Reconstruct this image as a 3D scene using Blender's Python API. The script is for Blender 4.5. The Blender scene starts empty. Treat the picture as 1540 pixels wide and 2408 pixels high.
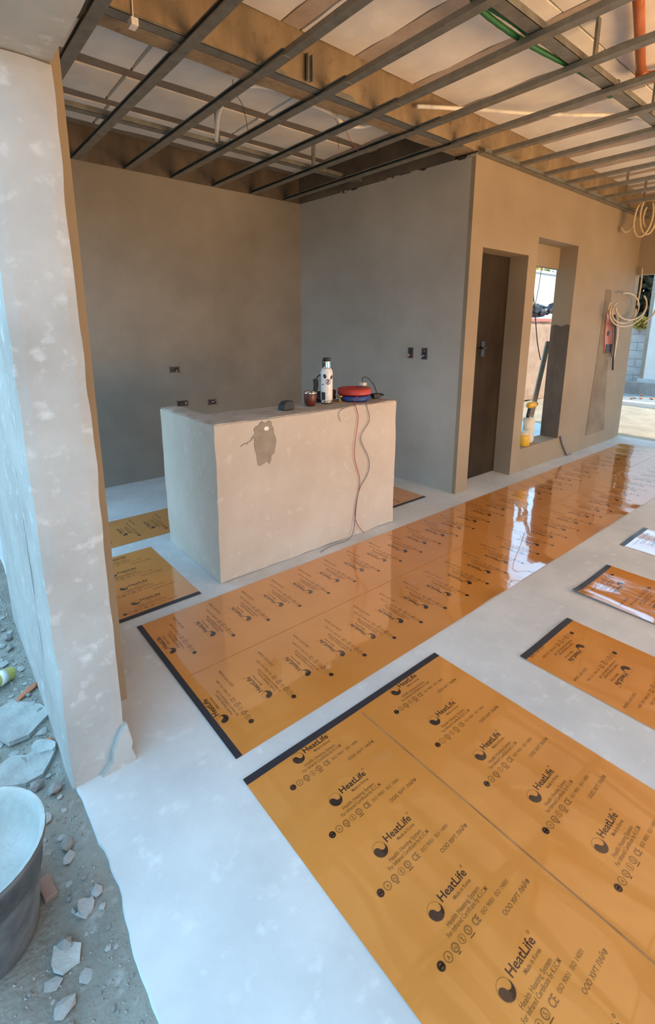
import bpy, bmesh, math, random
from mathutils import Vector, Matrix, noise

# ------------------------------------------------------------------ camera, sky, sun, exposure
SC = bpy.context.scene
COL = SC.collection
W, H = 1540.0, 2408.0
F_PX, PPX, PPY = 1146.2, 777.36, 1029.6
YAW, PITCH, ROLL = math.radians(49.8875), math.radians(12.9055), math.radians(0.1858)
cam_d = bpy.data.cameras.new('camera')
cam = bpy.data.objects.new('camera', cam_d)
COL.objects.link(cam)
fw = Vector((math.cos(YAW) * math.cos(PITCH), math.sin(YAW) * math.cos(PITCH), -math.sin(PITCH)))
r0 = Vector((math.sin(YAW), -math.cos(YAW), 0))
u0 = r0.cross(fw)
rt = r0 * math.cos(ROLL) + u0 * math.sin(ROLL)
up = -r0 * math.sin(ROLL) + u0 * math.cos(ROLL)
cam.matrix_world = Matrix(((rt.x, up.x, -fw.x, -1.183), (rt.y, up.y, -fw.y, -2.3955), (rt.z, up.z, -fw.z, 1.4758), (0, 0, 0, 1)))
cam_d.sensor_fit = 'VERTICAL'
cam_d.sensor_height = 24.0
cam_d.lens = F_PX / H * 24.0
cam_d.shift_x = (W / 2 - PPX) / H
cam_d.shift_y = (PPY - H / 2) / H
cam_d.clip_start = 0.02
SC.camera = cam

SKY_COL, SKY_STR = (0.38, 0.70, 1.0), 3.3
SUN_STR, SUN_COL = 5.0, (1.0, 0.86, 0.66)
WARM_LAMP_POWER, WARM_LAMP_COL = 162.0, (1.0, 0.55, 0.21)
world = bpy.data.worlds.new('sky')
SC.world = world
world.use_nodes = True
wn = world.node_tree.nodes
wn['Background'].inputs['Color'].default_value = (*SKY_COL, 1)
wn['Background'].inputs['Strength'].default_value = SKY_STR
sun_d = bpy.data.lights.new('sun', 'SUN')
sun_d.energy = SUN_STR
sun_d.color = SUN_COL
sun_d.angle = 0.01
sun = bpy.data.objects.new('sun', sun_d)
COL.objects.link(sun)
sun.location = (8, -12, 14)
sun.rotation_euler = Vector((-0.40, 0.58, -0.71)).to_track_quat('-Z', 'Y').to_euler()
for wx in (1.7, 3.8):          # added warm lamps, set at two made-up doorways behind the camera
    a = bpy.data.lights.new('added_warm_lamp', 'AREA')
    a.shape = 'RECTANGLE'
    a.size, a.size_y = 1.8, 1.4
    a.energy = WARM_LAMP_POWER
    a.color = WARM_LAMP_COL
    o = bpy.data.objects.new('added_warm_lamp', a)
    COL.objects.link(o)
    o.location = (wx, -4.75, 0.85)
    o.rotation_euler = (math.radians(150), 0, 0)     # tilted up in place of bounce from sunlit ground
VS = SC.view_settings
VS.view_transform = 'Standard'
VS.look = 'None'
VS.gamma = 1.0
VS.use_curve_mapping = False
VS.exposure = 0.0

random.seed(7)
R = random.Random(11)

# ------------------------------------------------------------------ materials
def nodemat(name):
    m = bpy.data.materials.new(name)
    m.use_nodes = True
    nt = m.node_tree
    return m, nt, nt.nodes['Principled BSDF']

def mottled(name, c1, c2, scale=2.0, rough=0.85, bump=0.15, bscale=60, spec=0.3, c3=None, metallic=0.0, detail=6, stretch=(1, 1, 1)):
    m, nt, b = nodemat(name)
    tc = nt.nodes.new('ShaderNodeTexCoord')
    mp = nt.nodes.new('ShaderNodeMapping')
    mp.inputs['Scale'].default_value = stretch
    nt.links.new(tc.outputs['Object'], mp.inputs['Vector'])
    n = nt.nodes.new('ShaderNodeTexNoise')
    n.inputs['Scale'].default_value = scale
    n.inputs['Detail'].default_value = detail
    n.inputs['Roughness'].default_value = 0.6
    nt.links.new(mp.outputs['Vector'], n.inputs['Vector'])
    r = nt.nodes.new('ShaderNodeValToRGB')
    r.color_ramp.elements[0].position = 0.33
    r.color_ramp.elements[1].position = 0.67
    r.color_ramp.elements[0].color = (*c1, 1)
    r.color_ramp.elements[1].color = (*c2, 1)
    nt.links.new(n.outputs['Fac'], r.inputs['Fac'])
    out = r.outputs['Color']
    if c3:
        n3 = nt.nodes.new('ShaderNodeTexNoise')
        n3.inputs['Scale'].default_value = scale * 7
        n3.inputs['Detail'].default_value = 4
        nt.links.new(tc.outputs['Object'], n3.inputs['Vector'])
        r3 = nt.nodes.new('ShaderNodeValToRGB')
        r3.color_ramp.elements[0].position = 0.58
        r3.color_ramp.elements[1].position = 0.75
        nt.links.new(n3.outputs['Fac'], r3.inputs['Fac'])
        mx = nt.nodes.new('ShaderNodeMix')
        mx.data_type = 'RGBA'
        nt.links.new(r3.outputs['Color'], mx.inputs[0])
        nt.links.new(out, mx.inputs[6])
        mx.inputs[7].default_value = (*c3, 1)
        out = mx.outputs[2]
    nt.links.new(out, b.inputs['Base Color'])
    b.inputs['Roughness'].default_value = rough
    b.inputs['Specular IOR Level'].default_value = spec
    b.inputs['Metallic'].default_value = metallic
    if bump:
        n2 = nt.nodes.new('ShaderNodeTexNoise')
        n2.inputs['Scale'].default_value = bscale
        n2.inputs['Detail'].default_value = 5
        nt.links.new(tc.outputs['Object'], n2.inputs['Vector'])
        bp = nt.nodes.new('ShaderNodeBump')
        bp.inputs['Strength'].default_value = bump
        bp.inputs['Distance'].default_value = 0.01
        nt.links.new(n2.outputs['Fac'], bp.inputs['Height'])
        nt.links.new(bp.outputs['Normal'], b.inputs['Normal'])
    return m

def plain(name, c, rough=0.5, metallic=0.0, spec=0.5):
    return mottled(name, tuple(x * 0.9 for x in c), tuple(min(1, x * 1.08) for x in c), 30, rough, 0.03, 120, spec, metallic=metallic)

def film_mat():
    m, nt, b = nodemat('orange_heating_film')
    tc = nt.nodes.new('ShaderNodeTexCoord')
    n = nt.nodes.new('ShaderNodeTexNoise')
    n.inputs['Scale'].default_value = 3.0
    n.inputs['Detail'].default_value = 5
    nt.links.new(tc.outputs['Object'], n.inputs['Vector'])
    r = nt.nodes.new('ShaderNodeValToRGB')
    r.color_ramp.elements[0].position, r.color_ramp.elements[1].position = 0.3, 0.7
    r.color_ramp.elements[0].color = (0.60, 0.235, 0.046, 1)
    r.color_ramp.elements[1].color = (0.69, 0.285, 0.062, 1)
    nt.links.new(n.outputs['Fac'], r.inputs['Fac'])
    # dust smears
    n2 = nt.nodes.new('ShaderNodeTexNoise')
    n2.inputs['Scale'].default_value = 7
    n2.inputs['Detail'].default_value = 8
    n2.inputs['Roughness'].default_value = 0.7
    nt.links.new(tc.outputs['Object'], n2.inputs['Vector'])
    r2 = nt.nodes.new('ShaderNodeValToRGB')
    r2.color_ramp.elements[0].position, r2.color_ramp.elements[1].position = 0.60, 0.80
    r2.color_ramp.elements[1].color = (0.45, 0.45, 0.45, 1)
    nt.links.new(n2.outputs['Fac'], r2.inputs['Fac'])
    mx = nt.nodes.new('ShaderNodeMix')
    mx.data_type = 'RGBA'
    nt.links.new(r2.outputs['Color'], mx.inputs[0])
    nt.links.new(r.outputs['Color'], mx.inputs[6])
    mx.inputs[7].default_value = (0.56, 0.40, 0.28, 1)
    nt.links.new(mx.outputs[2], b.inputs['Base Color'])
    b.inputs['Roughness'].default_value = 0.10
    b.inputs['Specular IOR Level'].default_value = 0.7
    b.inputs['Coat Weight'].default_value = 1.0
    b.inputs['Coat IOR'].default_value = 1.75
    b.inputs['Coat Roughness'].default_value = 0.03
    # gentle ripples of a loosely laid sheet
    mp = nt.nodes.new('ShaderNodeMapping')
    mp.inputs['Scale'].default_value = (2.2, 1.0, 1.0)
    nt.links.new(tc.outputs['Object'], mp.inputs['Vector'])
    n3 = nt.nodes.new('ShaderNodeTexNoise')
    n3.inputs['Scale'].default_value = 5
    n3.inputs['Detail'].default_value = 2
    nt.links.new(mp.outputs['Vector'], n3.inputs['Vector'])
    bp = nt.nodes.new('ShaderNodeBump')
    bp.inputs['Strength'].default_value = 0.12
    bp.inputs['Distance'].default_value = 0.02
    nt.links.new(n3.outputs['Fac'], bp.inputs['Height'])
    nt.links.new(bp.outputs['Normal'], b.inputs['Normal'])
    return m

M = {}
M['plaster'] = mottled('fine_plaster', (0.33, 0.285, 0.235), (0.455, 0.405, 0.345), 1.0, 0.8, 0.10, 45, 0.25)
M['plaster_back'] = mottled('shade_darkened_render', (0.215, 0.19, 0.155), (0.32, 0.285, 0.24), 1.0, 0.8, 0.10, 45, 0.25)  # grey kitchen render, darkened to carry the shade on the back wall
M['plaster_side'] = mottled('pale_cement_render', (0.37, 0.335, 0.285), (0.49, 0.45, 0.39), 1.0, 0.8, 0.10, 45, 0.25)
M['plaster_far'] = mottled('warm_lit_plaster', (0.27, 0.21, 0.14), (0.35, 0.28, 0.195), 0.9, 0.8, 0.10, 45, 0.25)  # grey-beige plaster with the warm light put into its colour
M['jamb'] = mottled('patchy_plaster', (0.36, 0.335, 0.305), (0.47, 0.45, 0.42), 3.0, 0.75, 0.25, 30, 0.3, c3=(0.56, 0.55, 0.53))
M['counter'] = mottled('sanded_plaster', (0.52, 0.44, 0.36), (0.60, 0.53, 0.45), 2.4, 0.85, 0.12, 50, 0.2, c3=(0.62, 0.56, 0.49))
M['counter_top'] = mottled('dusty_ledge_plaster', (0.40, 0.34, 0.28), (0.56, 0.50, 0.44), 9, 0.9, 0.3, 60, 0.2)
M['raw'] = mottled('raw_concrete', (0.10, 0.078, 0.060), (0.165, 0.13, 0.10), 2.5, 0.9, 0.5, 40, 0.2, stretch=(2.5, 2.5, 0.9))
M['beam'] = mottled('board_marked_concrete', (0.235, 0.175, 0.11), (0.325, 0.25, 0.165), 2.5, 0.9, 0.5, 40, 0.2, c3=(0.20, 0.14, 0.08), stretch=(3.5, 3.5, 0.6))
M['door'] = mottled('stained_dark_door', (0.020, 0.014, 0.009), (0.045, 0.033, 0.021), 2.5, 0.8, 0.3, 30, 0.15, stretch=(1, 1, 0.5))
M['raw_dark'] = mottled('dark_raw_concrete', (0.10, 0.078, 0.058), (0.17, 0.135, 0.10), 3, 0.85, 0.4, 30, 0.25)  # mottled dark brown concrete for the band above the side wall
M['patch'] = mottled('fresh_mortar', (0.29, 0.24, 0.185), (0.37, 0.315, 0.25), 12, 0.9, 0.4, 60, 0.2)
M['screed'] = mottled('grey_screed', (0.52, 0.545, 0.555), (0.65, 0.68, 0.69), 2.2, 0.75, 0.18, 25, 0.3, c3=(0.69, 0.72, 0.73))
M['dirt'] = mottled('dusty_dirt', (0.21, 0.195, 0.165), (0.30, 0.285, 0.25), 4, 0.95, 0.6, 70, 0.1, c3=(0.34, 0.325, 0.295))
M['sand'] = mottled('pale_sand', (0.36, 0.28, 0.20), (0.48, 0.38, 0.28), 3, 0.95, 0.6, 40, 0.1)
M['asphalt'] = mottled('grey_yard_concrete', (0.25, 0.24, 0.23), (0.36, 0.35, 0.33), 4, 0.9, 0.5, 40, 0.1)
M['chip'] = mottled('plaster_chip', (0.30, 0.29, 0.27), (0.44, 0.43, 0.41), 14, 0.9, 0.3, 80, 0.1)
M['stone'] = mottled('grey_pebble', (0.18, 0.17, 0.16), (0.34, 0.33, 0.31), 14, 0.9, 0.3, 80, 0.2)
M['brick'] = mottled('broken_brick', (0.50, 0.17, 0.09), (0.62, 0.26, 0.15), 20, 0.9, 0.4, 80, 0.1)
M['eps'] = mottled('polystyrene', (0.80, 0.79, 0.77), (0.88, 0.87, 0.85), 5, 0.8, 0.25, 160, 0.2)
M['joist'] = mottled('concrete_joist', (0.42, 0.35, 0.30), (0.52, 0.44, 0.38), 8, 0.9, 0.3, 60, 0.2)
M['joist_dark'] = mottled('shaded_concrete_joist', (0.24, 0.20, 0.17), (0.31, 0.26, 0.22), 8, 0.9, 0.3, 60, 0.2)  # joist concrete with the kitchen's shade put into its colour
M['steel'] = mottled('galvanised_steel', (0.22, 0.22, 0.20), (0.32, 0.32, 0.29), 14, 0.42, 0.03, 100, 0.5, metallic=0.65)
M['film'] = film_mat()
M['tape'] = plain('black_busbar_tape', (0.030, 0.032, 0.042), 0.35)
M['seam'] = mottled('dusty_crease', (0.26, 0.11, 0.035), (0.42, 0.22, 0.10), 9, 0.6, 0.1, 60)
M['seam_faint'] = mottled('faint_crease', (0.43, 0.17, 0.04), (0.52, 0.21, 0.05), 9, 0.3, 0.1, 60)
M['ink'] = plain('black_ink', (0.030, 0.018, 0.016), 0.4)
M['ink2'] = plain('brown_ink', (0.22, 0.098, 0.032), 0.4)
M['ink3'] = plain('faint_ink', (0.30, 0.135, 0.04), 0.35)
for k_ in ('ink', 'ink2', 'ink3'):
    b_ = M[k_].node_tree.nodes['Principled BSDF']
    b_.inputs['Roughness'].default_value = 0.1
    b_.inputs['Coat Weight'].default_value = 1.0
    b_.inputs['Coat IOR'].default_value = 1.75
M['white_pvc'] = plain('white_conduit', (0.82, 0.80, 0.75), 0.5)
M['beige_pvc'] = plain('beige_conduit', (0.55, 0.44, 0.28), 0.5)
M['green'] = plain('green_conduit', (0.012, 0.13, 0.045), 0.45)
M['orange_pipe'] = plain('orange_pvc', (0.42, 0.125, 0.04), 0.4)
M['black'] = plain('black_plastic', (0.022, 0.022, 0.026), 0.45)
M['box_dark'] = plain('dark_box', (0.035, 0.028, 0.028), 0.6)
M['copper'] = plain('copper_wire_end', (0.42, 0.22, 0.14), 0.4)
M['red_wire'] = plain('red_wire', (0.48, 0.045, 0.035), 0.45)
M['blue_wire'] = plain('blue_wire', (0.030, 0.075, 0.27), 0.45)
M['grey_wire'] = plain('grey_wire', (0.17, 0.15, 0.15), 0.5)
M['flask'] = plain('white_enamel', (0.80, 0.78, 0.75), 0.3)
M['chrome'] = plain('stainless', (0.60, 0.57, 0.53), 0.22, 1.0)
M['gourd'] = plain('brown_leather_gourd', (0.115, 0.022, 0.012), 0.35)
M['sticker1'] = plain('dark_sticker', (0.03, 0.03, 0.035), 0.5)
M['sticker2'] = plain('mauve_sticker', (0.30, 0.24, 0.33), 0.5)
M['brass'] = plain('brass', (0.55, 0.38, 0.10), 0.35, 0.7)
M['yellow'] = plain('yellow_plastic', (0.72, 0.42, 0.03), 0.45)
M['yellow_pale'] = plain('pale_yellow_plastic', (0.66, 0.60, 0.16), 0.4)
M['bag'] = plain('white_paper_bag', (0.70, 0.64, 0.52), 0.8)
M['wood'] = mottled('grey_timber', (0.22, 0.18, 0.14), (0.33, 0.27, 0.21), 6, 0.8, 0.2, 60, stretch=(1, 1, 8))
M['tub'] = mottled('cement_stained_tub', (0.05, 0.055, 0.06), (0.17, 0.18, 0.18), 7, 0.7, 0.2, 60)
M['mortar_wet'] = mottled('dried_mortar', (0.34, 0.35, 0.33), (0.50, 0.51, 0.49), 6, 0.8, 0.6, 50)
M['pink_wall'] = mottled('pinkish_render', (0.38, 0.235, 0.155), (0.48, 0.31, 0.21), 5, 0.9, 0.5, 30)
M['white_wall'] = mottled('whitewash', (0.60, 0.59, 0.57), (0.68, 0.67, 0.65), 3, 0.9, 0.2, 30)
M['block'] = mottled('concrete_block', (0.42, 0.43, 0.44), (0.54, 0.55, 0.56), 5, 0.9, 0.4, 40)
M['terracotta'] = plain('terracotta_coping', (0.50, 0.17, 0.12), 0.8)
M['leaf'] = mottled('yellow_green_leaf', (0.20, 0.17, 0.03), (0.55, 0.36, 0.06), 6, 0.7, 0)
M['leaf_dark'] = mottled('dark_leaf', (0.03, 0.028, 0.014), (0.075, 0.06, 0.025), 6, 0.7, 0)
M['bark'] = plain('bark', (0.10, 0.07, 0.045), 0.9)
M['roof'] = plain('concrete_roof', (0.35, 0.33, 0.31), 0.9)

# ------------------------------------------------------------------ mesh helpers
class MB:
    def __init__(s):
        s.v, s.f, s.m = [], [], []
    def add(s, vs, fs, mi=0):
        b = len(s.v)
        s.v += [tuple(v) for v in vs]
        s.f += [tuple(i + b for i in f) for f in fs]
        s.m += [mi] * len(fs)
        return s
    def box(s, x0, x1, y0, y1, z0, z1, mi=0, mat=None):
        vs = [Vector((x, y, z)) for z in (z0, z1) for y in (y0, y1) for x in (x0, x1)]
        if mat:
            vs = [mat @ v for v in vs]
        return s.add(vs, [(0, 2, 3, 1), (4, 5, 7, 6), (0, 1, 5, 4), (2, 6, 7, 3), (0, 4, 6, 2), (1, 3, 7, 5)], mi)
    def tube(s, pts, r, n=8, mi=0, caps=True, rad=None, flat=1.0):
        pts = [Vector(p) for p in pts]
        rings = []
        prev = None
        for i, p in enumerate(pts):
            t = (pts[min(i + 1, len(pts) - 1)] - pts[max(i - 1, 0)]).normalized()
            if prev is None:
                a = Vector((0, 0, 1)) if abs(t.z) < 0.9 else Vector((1, 0, 0))
                x = t.cross(a).normalized()
            else:
                x = (prev - t * prev.dot(t)).normalized()
            prev = x
            y = t.cross(x)
            rr = rad[i] if rad else r
            rings.append([p + x * rr * math.cos(2 * math.pi * k / n) + y * rr * flat * math.sin(2 * math.pi * k / n) for k in range(n)])
        vs = [v for ring in rings for v in ring]
        fs = [(i * n + k, i * n + (k + 1) % n, (i + 1) * n + (k + 1) % n, (i + 1) * n + k) for i in range(len(pts) - 1) for k in range(n)]
        if caps:
            fs += [tuple(range(n - 1, -1, -1)), tuple((len(pts) - 1) * n + k for k in range(n))]
        return s.add(vs, fs, mi)
    def lathe(s, prof, n=24, c=(0, 0, 0), mi=0):
        vs = [(c[0] + r * math.cos(2 * math.pi * k / n), c[1] + r * math.sin(2 * math.pi * k / n), c[2] + z) for r, z in prof for k in range(n)]
        fs = [(i * n + k, i * n + (k + 1) % n, (i + 1) * n + (k + 1) % n, (i + 1) * n + k) for i in range(len(prof) - 1) for k in range(n)]
        if prof[0][0] > 1e-6: fs.append(tuple(range(n - 1, -1, -1)))
        if prof[-1][0] > 1e-6: fs.append(tuple((len(prof) - 1) * n + k for k in range(n)))
        return s.add(vs, fs, mi)
    def prism(s, poly, z0, z1, mi=0):
        n = len(poly)
        vs = [(x, y, z0) for x, y in poly] + [(x, y, z1) for x, y in poly]
        return s.add(vs, [tuple(range(n - 1, -1, -1)), tuple(range(n, 2 * n))] + [(k, (k + 1) % n, n + (k + 1) % n, n + k) for k in range(n)], mi)
    def mesh(s, name, mats, smooth=False):
        me = bpy.data.meshes.new(name)
        me.from_pydata(s.v, [], s.f)
        for m in (mats if isinstance(mats, (list, tuple)) else [mats]):
            me.materials.append(m)
        for p, mi in zip(me.polygons, s.m):
            p.material_index = mi
            p.use_smooth = smooth
        me.update()
        return me
    def build(s, name, mats, parent=None, smooth=False, loc=None, bevel=0):
        o = bpy.data.objects.new(name, s.mesh(name, mats, smooth))
        COL.objects.link(o)
        if parent: o.parent = parent
        if loc: o.location = loc
        if bevel:
            b = o.modifiers.new('bevel', 'BEVEL')
            b.width = bevel
            b.segments = 2
            b.limit_method = 'ANGLE'
        return o

def put(name, me, parent=None, loc=(0, 0, 0), rz=0.0, scale=None):
    o = bpy.data.objects.new(name, me)
    COL.objects.link(o)
    o.location = loc
    o.rotation_euler = (0, 0, rz)
    if scale: o.scale = scale
    if parent: o.parent = parent
    return o

def tag(o, label, cat, group=None, kind=None):
    o['label'] = label
    o['category'] = cat
    if group: o['group'] = group
    if kind: o['kind'] = kind
    return o

def struct(o, label=None):
    o['kind'] = 'structure'
    if label:
        o['label'] = label
    return o

def empty(name, loc=(0, 0, 0), rz=0.0):
    o = bpy.data.objects.new(name, None)
    COL.objects.link(o)
    o.location = loc
    o.rotation_euler = (0, 0, rz)
    o.empty_display_size = 0.05
    return o

def smooth_path(pts, sub=6):
    P = [Vector(p) for p in pts]
    out = []
    for i in range(len(P) - 1):
        a, b, c, d = P[max(i - 1, 0)], P[i], P[i + 1], P[min(i + 2, len(P) - 1)]
        for k in range(sub):
            t = k / sub
            out.append(0.5 * ((2 * b) + (c - a) * t + (2 * a - 5 * b + 4 * c - d) * t * t + (3 * b - a - 3 * c + d) * t ** 3))
    out.append(P[-1])
    return out

def rough_box(mb, x0, x1, y0, y1, z0, z1, res=0.05, amp=0.004, freq=9, mi=0, keep=None):
    """closed box of small quads whose surface wanders by a few millimetres like hand-trowelled plaster"""
    def lin(a, b):
        n = max(1, int(round((b - a) / res)))
        return [a + (b - a) * i / n for i in range(n + 1)]
    X, Y, Z = lin(x0, x1), lin(y0, y1), lin(z0, z1)
    idx, vs, fs = {}, [], []
    def vid(i, j, k):
        if (i, j, k) not in idx:
            p = Vector((X[i], Y[j], Z[k]))
            d = noise.noise_vector(p * freq) * amp + noise.noise_vector(p * freq * 0.25 + Vector((7, 3, 1))) * amp * 1.5
            n_edge = (i in (0, len(X) - 1)) + (j in (0, len(Y) - 1)) + (k in (0, len(Z) - 1))
            if n_edge >= 2:
                d *= 1.5
                cx, cy, cz = (x0 + x1) / 2, (y0 + y1) / 2, (z0 + z1) / 2
                q = Vector(((cx - p.x) * (i in (0, len(X) - 1)), (cy - p.y) * (j in (0, len(Y) - 1)), (cz - p.z) * (k in (0, len(Z) - 1))))
                q = Vector([math.copysign(amp * 0.9, c) if abs(c) > 1e-6 else 0 for c in q])
                d += q
            if keep and keep(p): d = Vector((0, 0, 0))
            idx[(i, j, k)] = len(vs)
            vs.append(p + d)
        return idx[(i, j, k)]
    a, b, c = len(X) - 1, len(Y) - 1, len(Z) - 1
    for i in range(a):
        for j in range(b):
            fs.append((vid(i, j, 0), vid(i, j + 1, 0), vid(i + 1, j + 1, 0), vid(i + 1, j, 0)))
            fs.append((vid(i, j, c), vid(i + 1, j, c), vid(i + 1, j + 1, c), vid(i, j + 1, c)))
    for i in range(a):
        for k in range(c):
            fs.append((vid(i, 0, k), vid(i + 1, 0, k), vid(i + 1, 0, k + 1), vid(i, 0, k + 1)))
            fs.append((vid(i, b, k), vid(i, b, k + 1), vid(i + 1, b, k + 1), vid(i + 1, b, k)))
    for j in range(b):
        for k in range(c):
            fs.append((vid(0, j, k), vid(0, j, k + 1), vid(0, j + 1, k + 1), vid(0, j + 1, k)))
            fs.append((vid(a, j, k), vid(a, j + 1, k), vid(a, j + 1, k + 1), vid(a, j, k + 1)))
    return mb.add(vs, fs, mi)

# ------------------------------------------------------------------ dimensions of the place (metres)
ZG = 2.781                      # height of the ceiling frame and of the finished plaster
ZS = 3.05                       # underside of the slab
YF, YB, XR = 0.074, 2.257, 2.355
XE = 5.95                       # end of the wall with the door and the window
WL0, WL1 = -0.99, -0.812        # wall with the doorway we look through
YJ = -0.87                      # its far jamb

# ------------------------------------------------------------------ floor and outside ground
mb = MB()
edge = [(-0.94, 2.3), (-0.94, -0.84)]
yy = -0.86
while yy > -4.9:
    edge.append((-0.974 + 0.026 * noise.noise(Vector((yy * 4, 1.3, 0))) + 0.008 * noise.noise(Vector((yy * 17, 5, 0))), yy))
    yy -= 0.03
poly = edge + [(-0.97, -4.9), (6.15, -4.9), (6.15, 2.3)]
ctr = (2.0, -1.0)
n = len(poly)
vs = [(x, y, 0) for x, y in poly] + [(x - (0.012 if x < -0.9 else 0), y, -0.028) for x, y in poly] + [(x - (0.03 if x < -0.9 else 0), y, -0.09) for x, y in poly]
fs = [tuple(range(n))] + [(k, n + k, n + (k + 1) % n, (k + 1) % n) for k in range(n)] + [(n + k, 2 * n + k, 2 * n + (k + 1) % n, n + (k + 1) % n) for k in range(n)]
mb.add(vs, fs)
floor = struct(mb.build('floor', M['screed']), 'pale grey cement screed floor with a ragged edge at the doorway')
bm = bmesh.new(); bm.from_mesh(floor.data); bmesh.ops.triangulate(bm, faces=[f for f in bm.faces if len(f.verts) > 4]); bmesh.ops.recalc_face_normals(bm, faces=bm.faces); bm.to_mesh(floor.data); bm.free()

# scuffs and trowel ridges of the screed, a few low relief blobs
def blob_poly(cx, cy, rx, ry, seed, n=22, rag=0.25):
    out = []
    for k in range(n):
        a = 2 * math.pi * k / n
        f = 1 + rag * noise.noise(Vector((math.cos(a) * 2 + seed, math.sin(a) * 2, seed * 1.7))) * 1.6
        out.append((cx + rx * f * math.cos(a), cy + ry * f * math.sin(a)))
    return out

def heightfield(name, x0, x1, y0, y1, res, fz, mat, holes=None):
    mb = MB()
    nx, ny = int((x1 - x0) / res), int((y1 - y0) / res)
    vs = [(x0 + (x1 - x0) * i / nx, y0 + (y1 - y0) * j / ny, fz(x0 + (x1 - x0) * i / nx, y0 + (y1 - y0) * j / ny)) for j in range(ny + 1) for i in range(nx + 1)]
    fs = [(j * (nx + 1) + i, j * (nx + 1) + i + 1, (j + 1) * (nx + 1) + i + 1, (j + 1) * (nx + 1) + i) for j in range(ny) for i in range(nx)]
    mb.add(vs, fs)
    return mb.build(name, mat, smooth=True)

def dirt_z(x, y):
    p = Vector((x * 3, y * 3, 0))
    z = -0.030 + 0.010 * noise.noise(p) + 0.008 * noise.noise(p * 4) + 0.004 * noise.noise(p * 11)
    d = max(0.0, 1 - abs(x + 0.99) / 0.22)           # rubble banked up against the wall
    if y > -0.95: z += 0.035 * d * (0.6 + 0.8 * noise.noise(Vector((y * 5, 2, 9))))
    if y < -0.85:                                      # dust swept up to the slab edge
        z += 0.026 * max(0.0, min(1.0, (x + 1.10) / 0.11)) ** 1.5
    return min(z, -0.007)
struct(heightfield('ground', -3.6, -0.93, -4.6, 3.2, 0.03, dirt_z, M['dirt']), 'dusty dirt ground with rubble outside the doorway')
mb = MB()
mb.box(-40, -3.5, -40, 40, -0.2, -0.06)
mb.box(-3.6, 40, 2.9, 40, -0.2, -0.06)
mb.box(-3.6, 40, -40, -4.6, -0.2, -0.06)
struct(mb.build('ground', M['sand']), 'pale sandy yard around the house')
def yard_z(x, y):
    p = Vector((x * 1.2, y * 1.2, 4))
    return -0.05 + (0.035 * noise.noise(p) + 0.02 * noise.noise(p * 3.1)) * min(1, max(0, (x - 6.1) * 2)) * (1 if x < 9.2 else 0.3)
struct(heightfield('ground', 2.6, 9.4, 0.26, 2.95, 0.12, lambda x, y: -0.06 + 0.02 * noise.noise(Vector((x * 2, y * 2, 3))), M['sand']), 'sunlit pale sand outside the window')
struct(heightfield('ground', 6.1, 9.6, -4.8, 2.95, 0.1, yard_z, M['sand']), 'loose bright sand heaped beyond the end of the room')
mb = MB().box(9.6, 40, -4.8, 2.95, -0.2, -0.055)
struct(mb.build('ground', M['asphalt']), 'grey concrete yard beyond the sand')

# ------------------------------------------------------------------ walls
# left wall with the doorway we look through; its far jamb faces us
mb = MB()
rough_box(mb, WL0, WL1, YJ, -0.57, -0.05, 2.118, 0.03, 0.004, 8)
mb.box(WL0 + 0.004, -0.850, -0.572, 0.40, -0.05, 3.3); mb.box(-0.851, -0.722, -0.572, 0.399, -0.05, 3.3, 1)        # an opening to the yard follows, out of the photo's sight
mb.box(WL0 + 0.004, -0.722, 0.40, 2.0, 2.35, 3.3)
mb.box(WL0 + 0.004, -0.722, 2.0, 2.45, -0.05, 3.3)
mb.box(WL0, WL1 - 0.003, -4.9, -4.0, -0.05, 3.3)
rough_box(mb, WL0, WL1, -4.01, -0.57, 2.118, 2.34, 0.04, 0.004, 8)
mb.box(WL0 + 0.004, WL1 - 0.004, -4.01, -0.572, 2.33, 3.3)
wall_left = struct(mb.build('wall_left', [M['jamb'], M['plaster_far']]), 'whitish patchy plaster wall end with lintel beside the doorway')
# plaster ragged edges on the jamb: broken corner at its foot
mb = MB()
pr = [(-0.905, 0.0), (-0.868, 0.035), (-0.862, 0.075), (-0.838, 0.128), (-0.820, 0.150), (-0.808, 0.152), (-0.800, 0.105), (-0.796, 0.080), (-0.802, 0.055), (-0.790, 0.012), (-0.786, -0.01), (-0.90, -0.02)]
vs, k = [], len(pr)
for dy in (-0.018, -0.009, 0.05):
    for i, (x, z) in enumerate(pr):
        s_ = 0.93 if dy == -0.018 else 1.0
        cx, cz = -0.835, 0.06
        vs.append((cx + (x - cx) * s_, YJ + dy, cz + (z - cz) * s_))
fs = [tuple(range(k))] + [(r * k + i, (r + 1) * k + i, (r + 1) * k + (i + 1) % k, r * k + (i + 1) % k) for r in range(2) for i in range(k)]
mb.add(vs, fs)
o = mb.build('broken_plaster_lump', M['jamb'], wall_left)
o['label'] = 'lump of broken plaster at the foot of the wall end'

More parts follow.
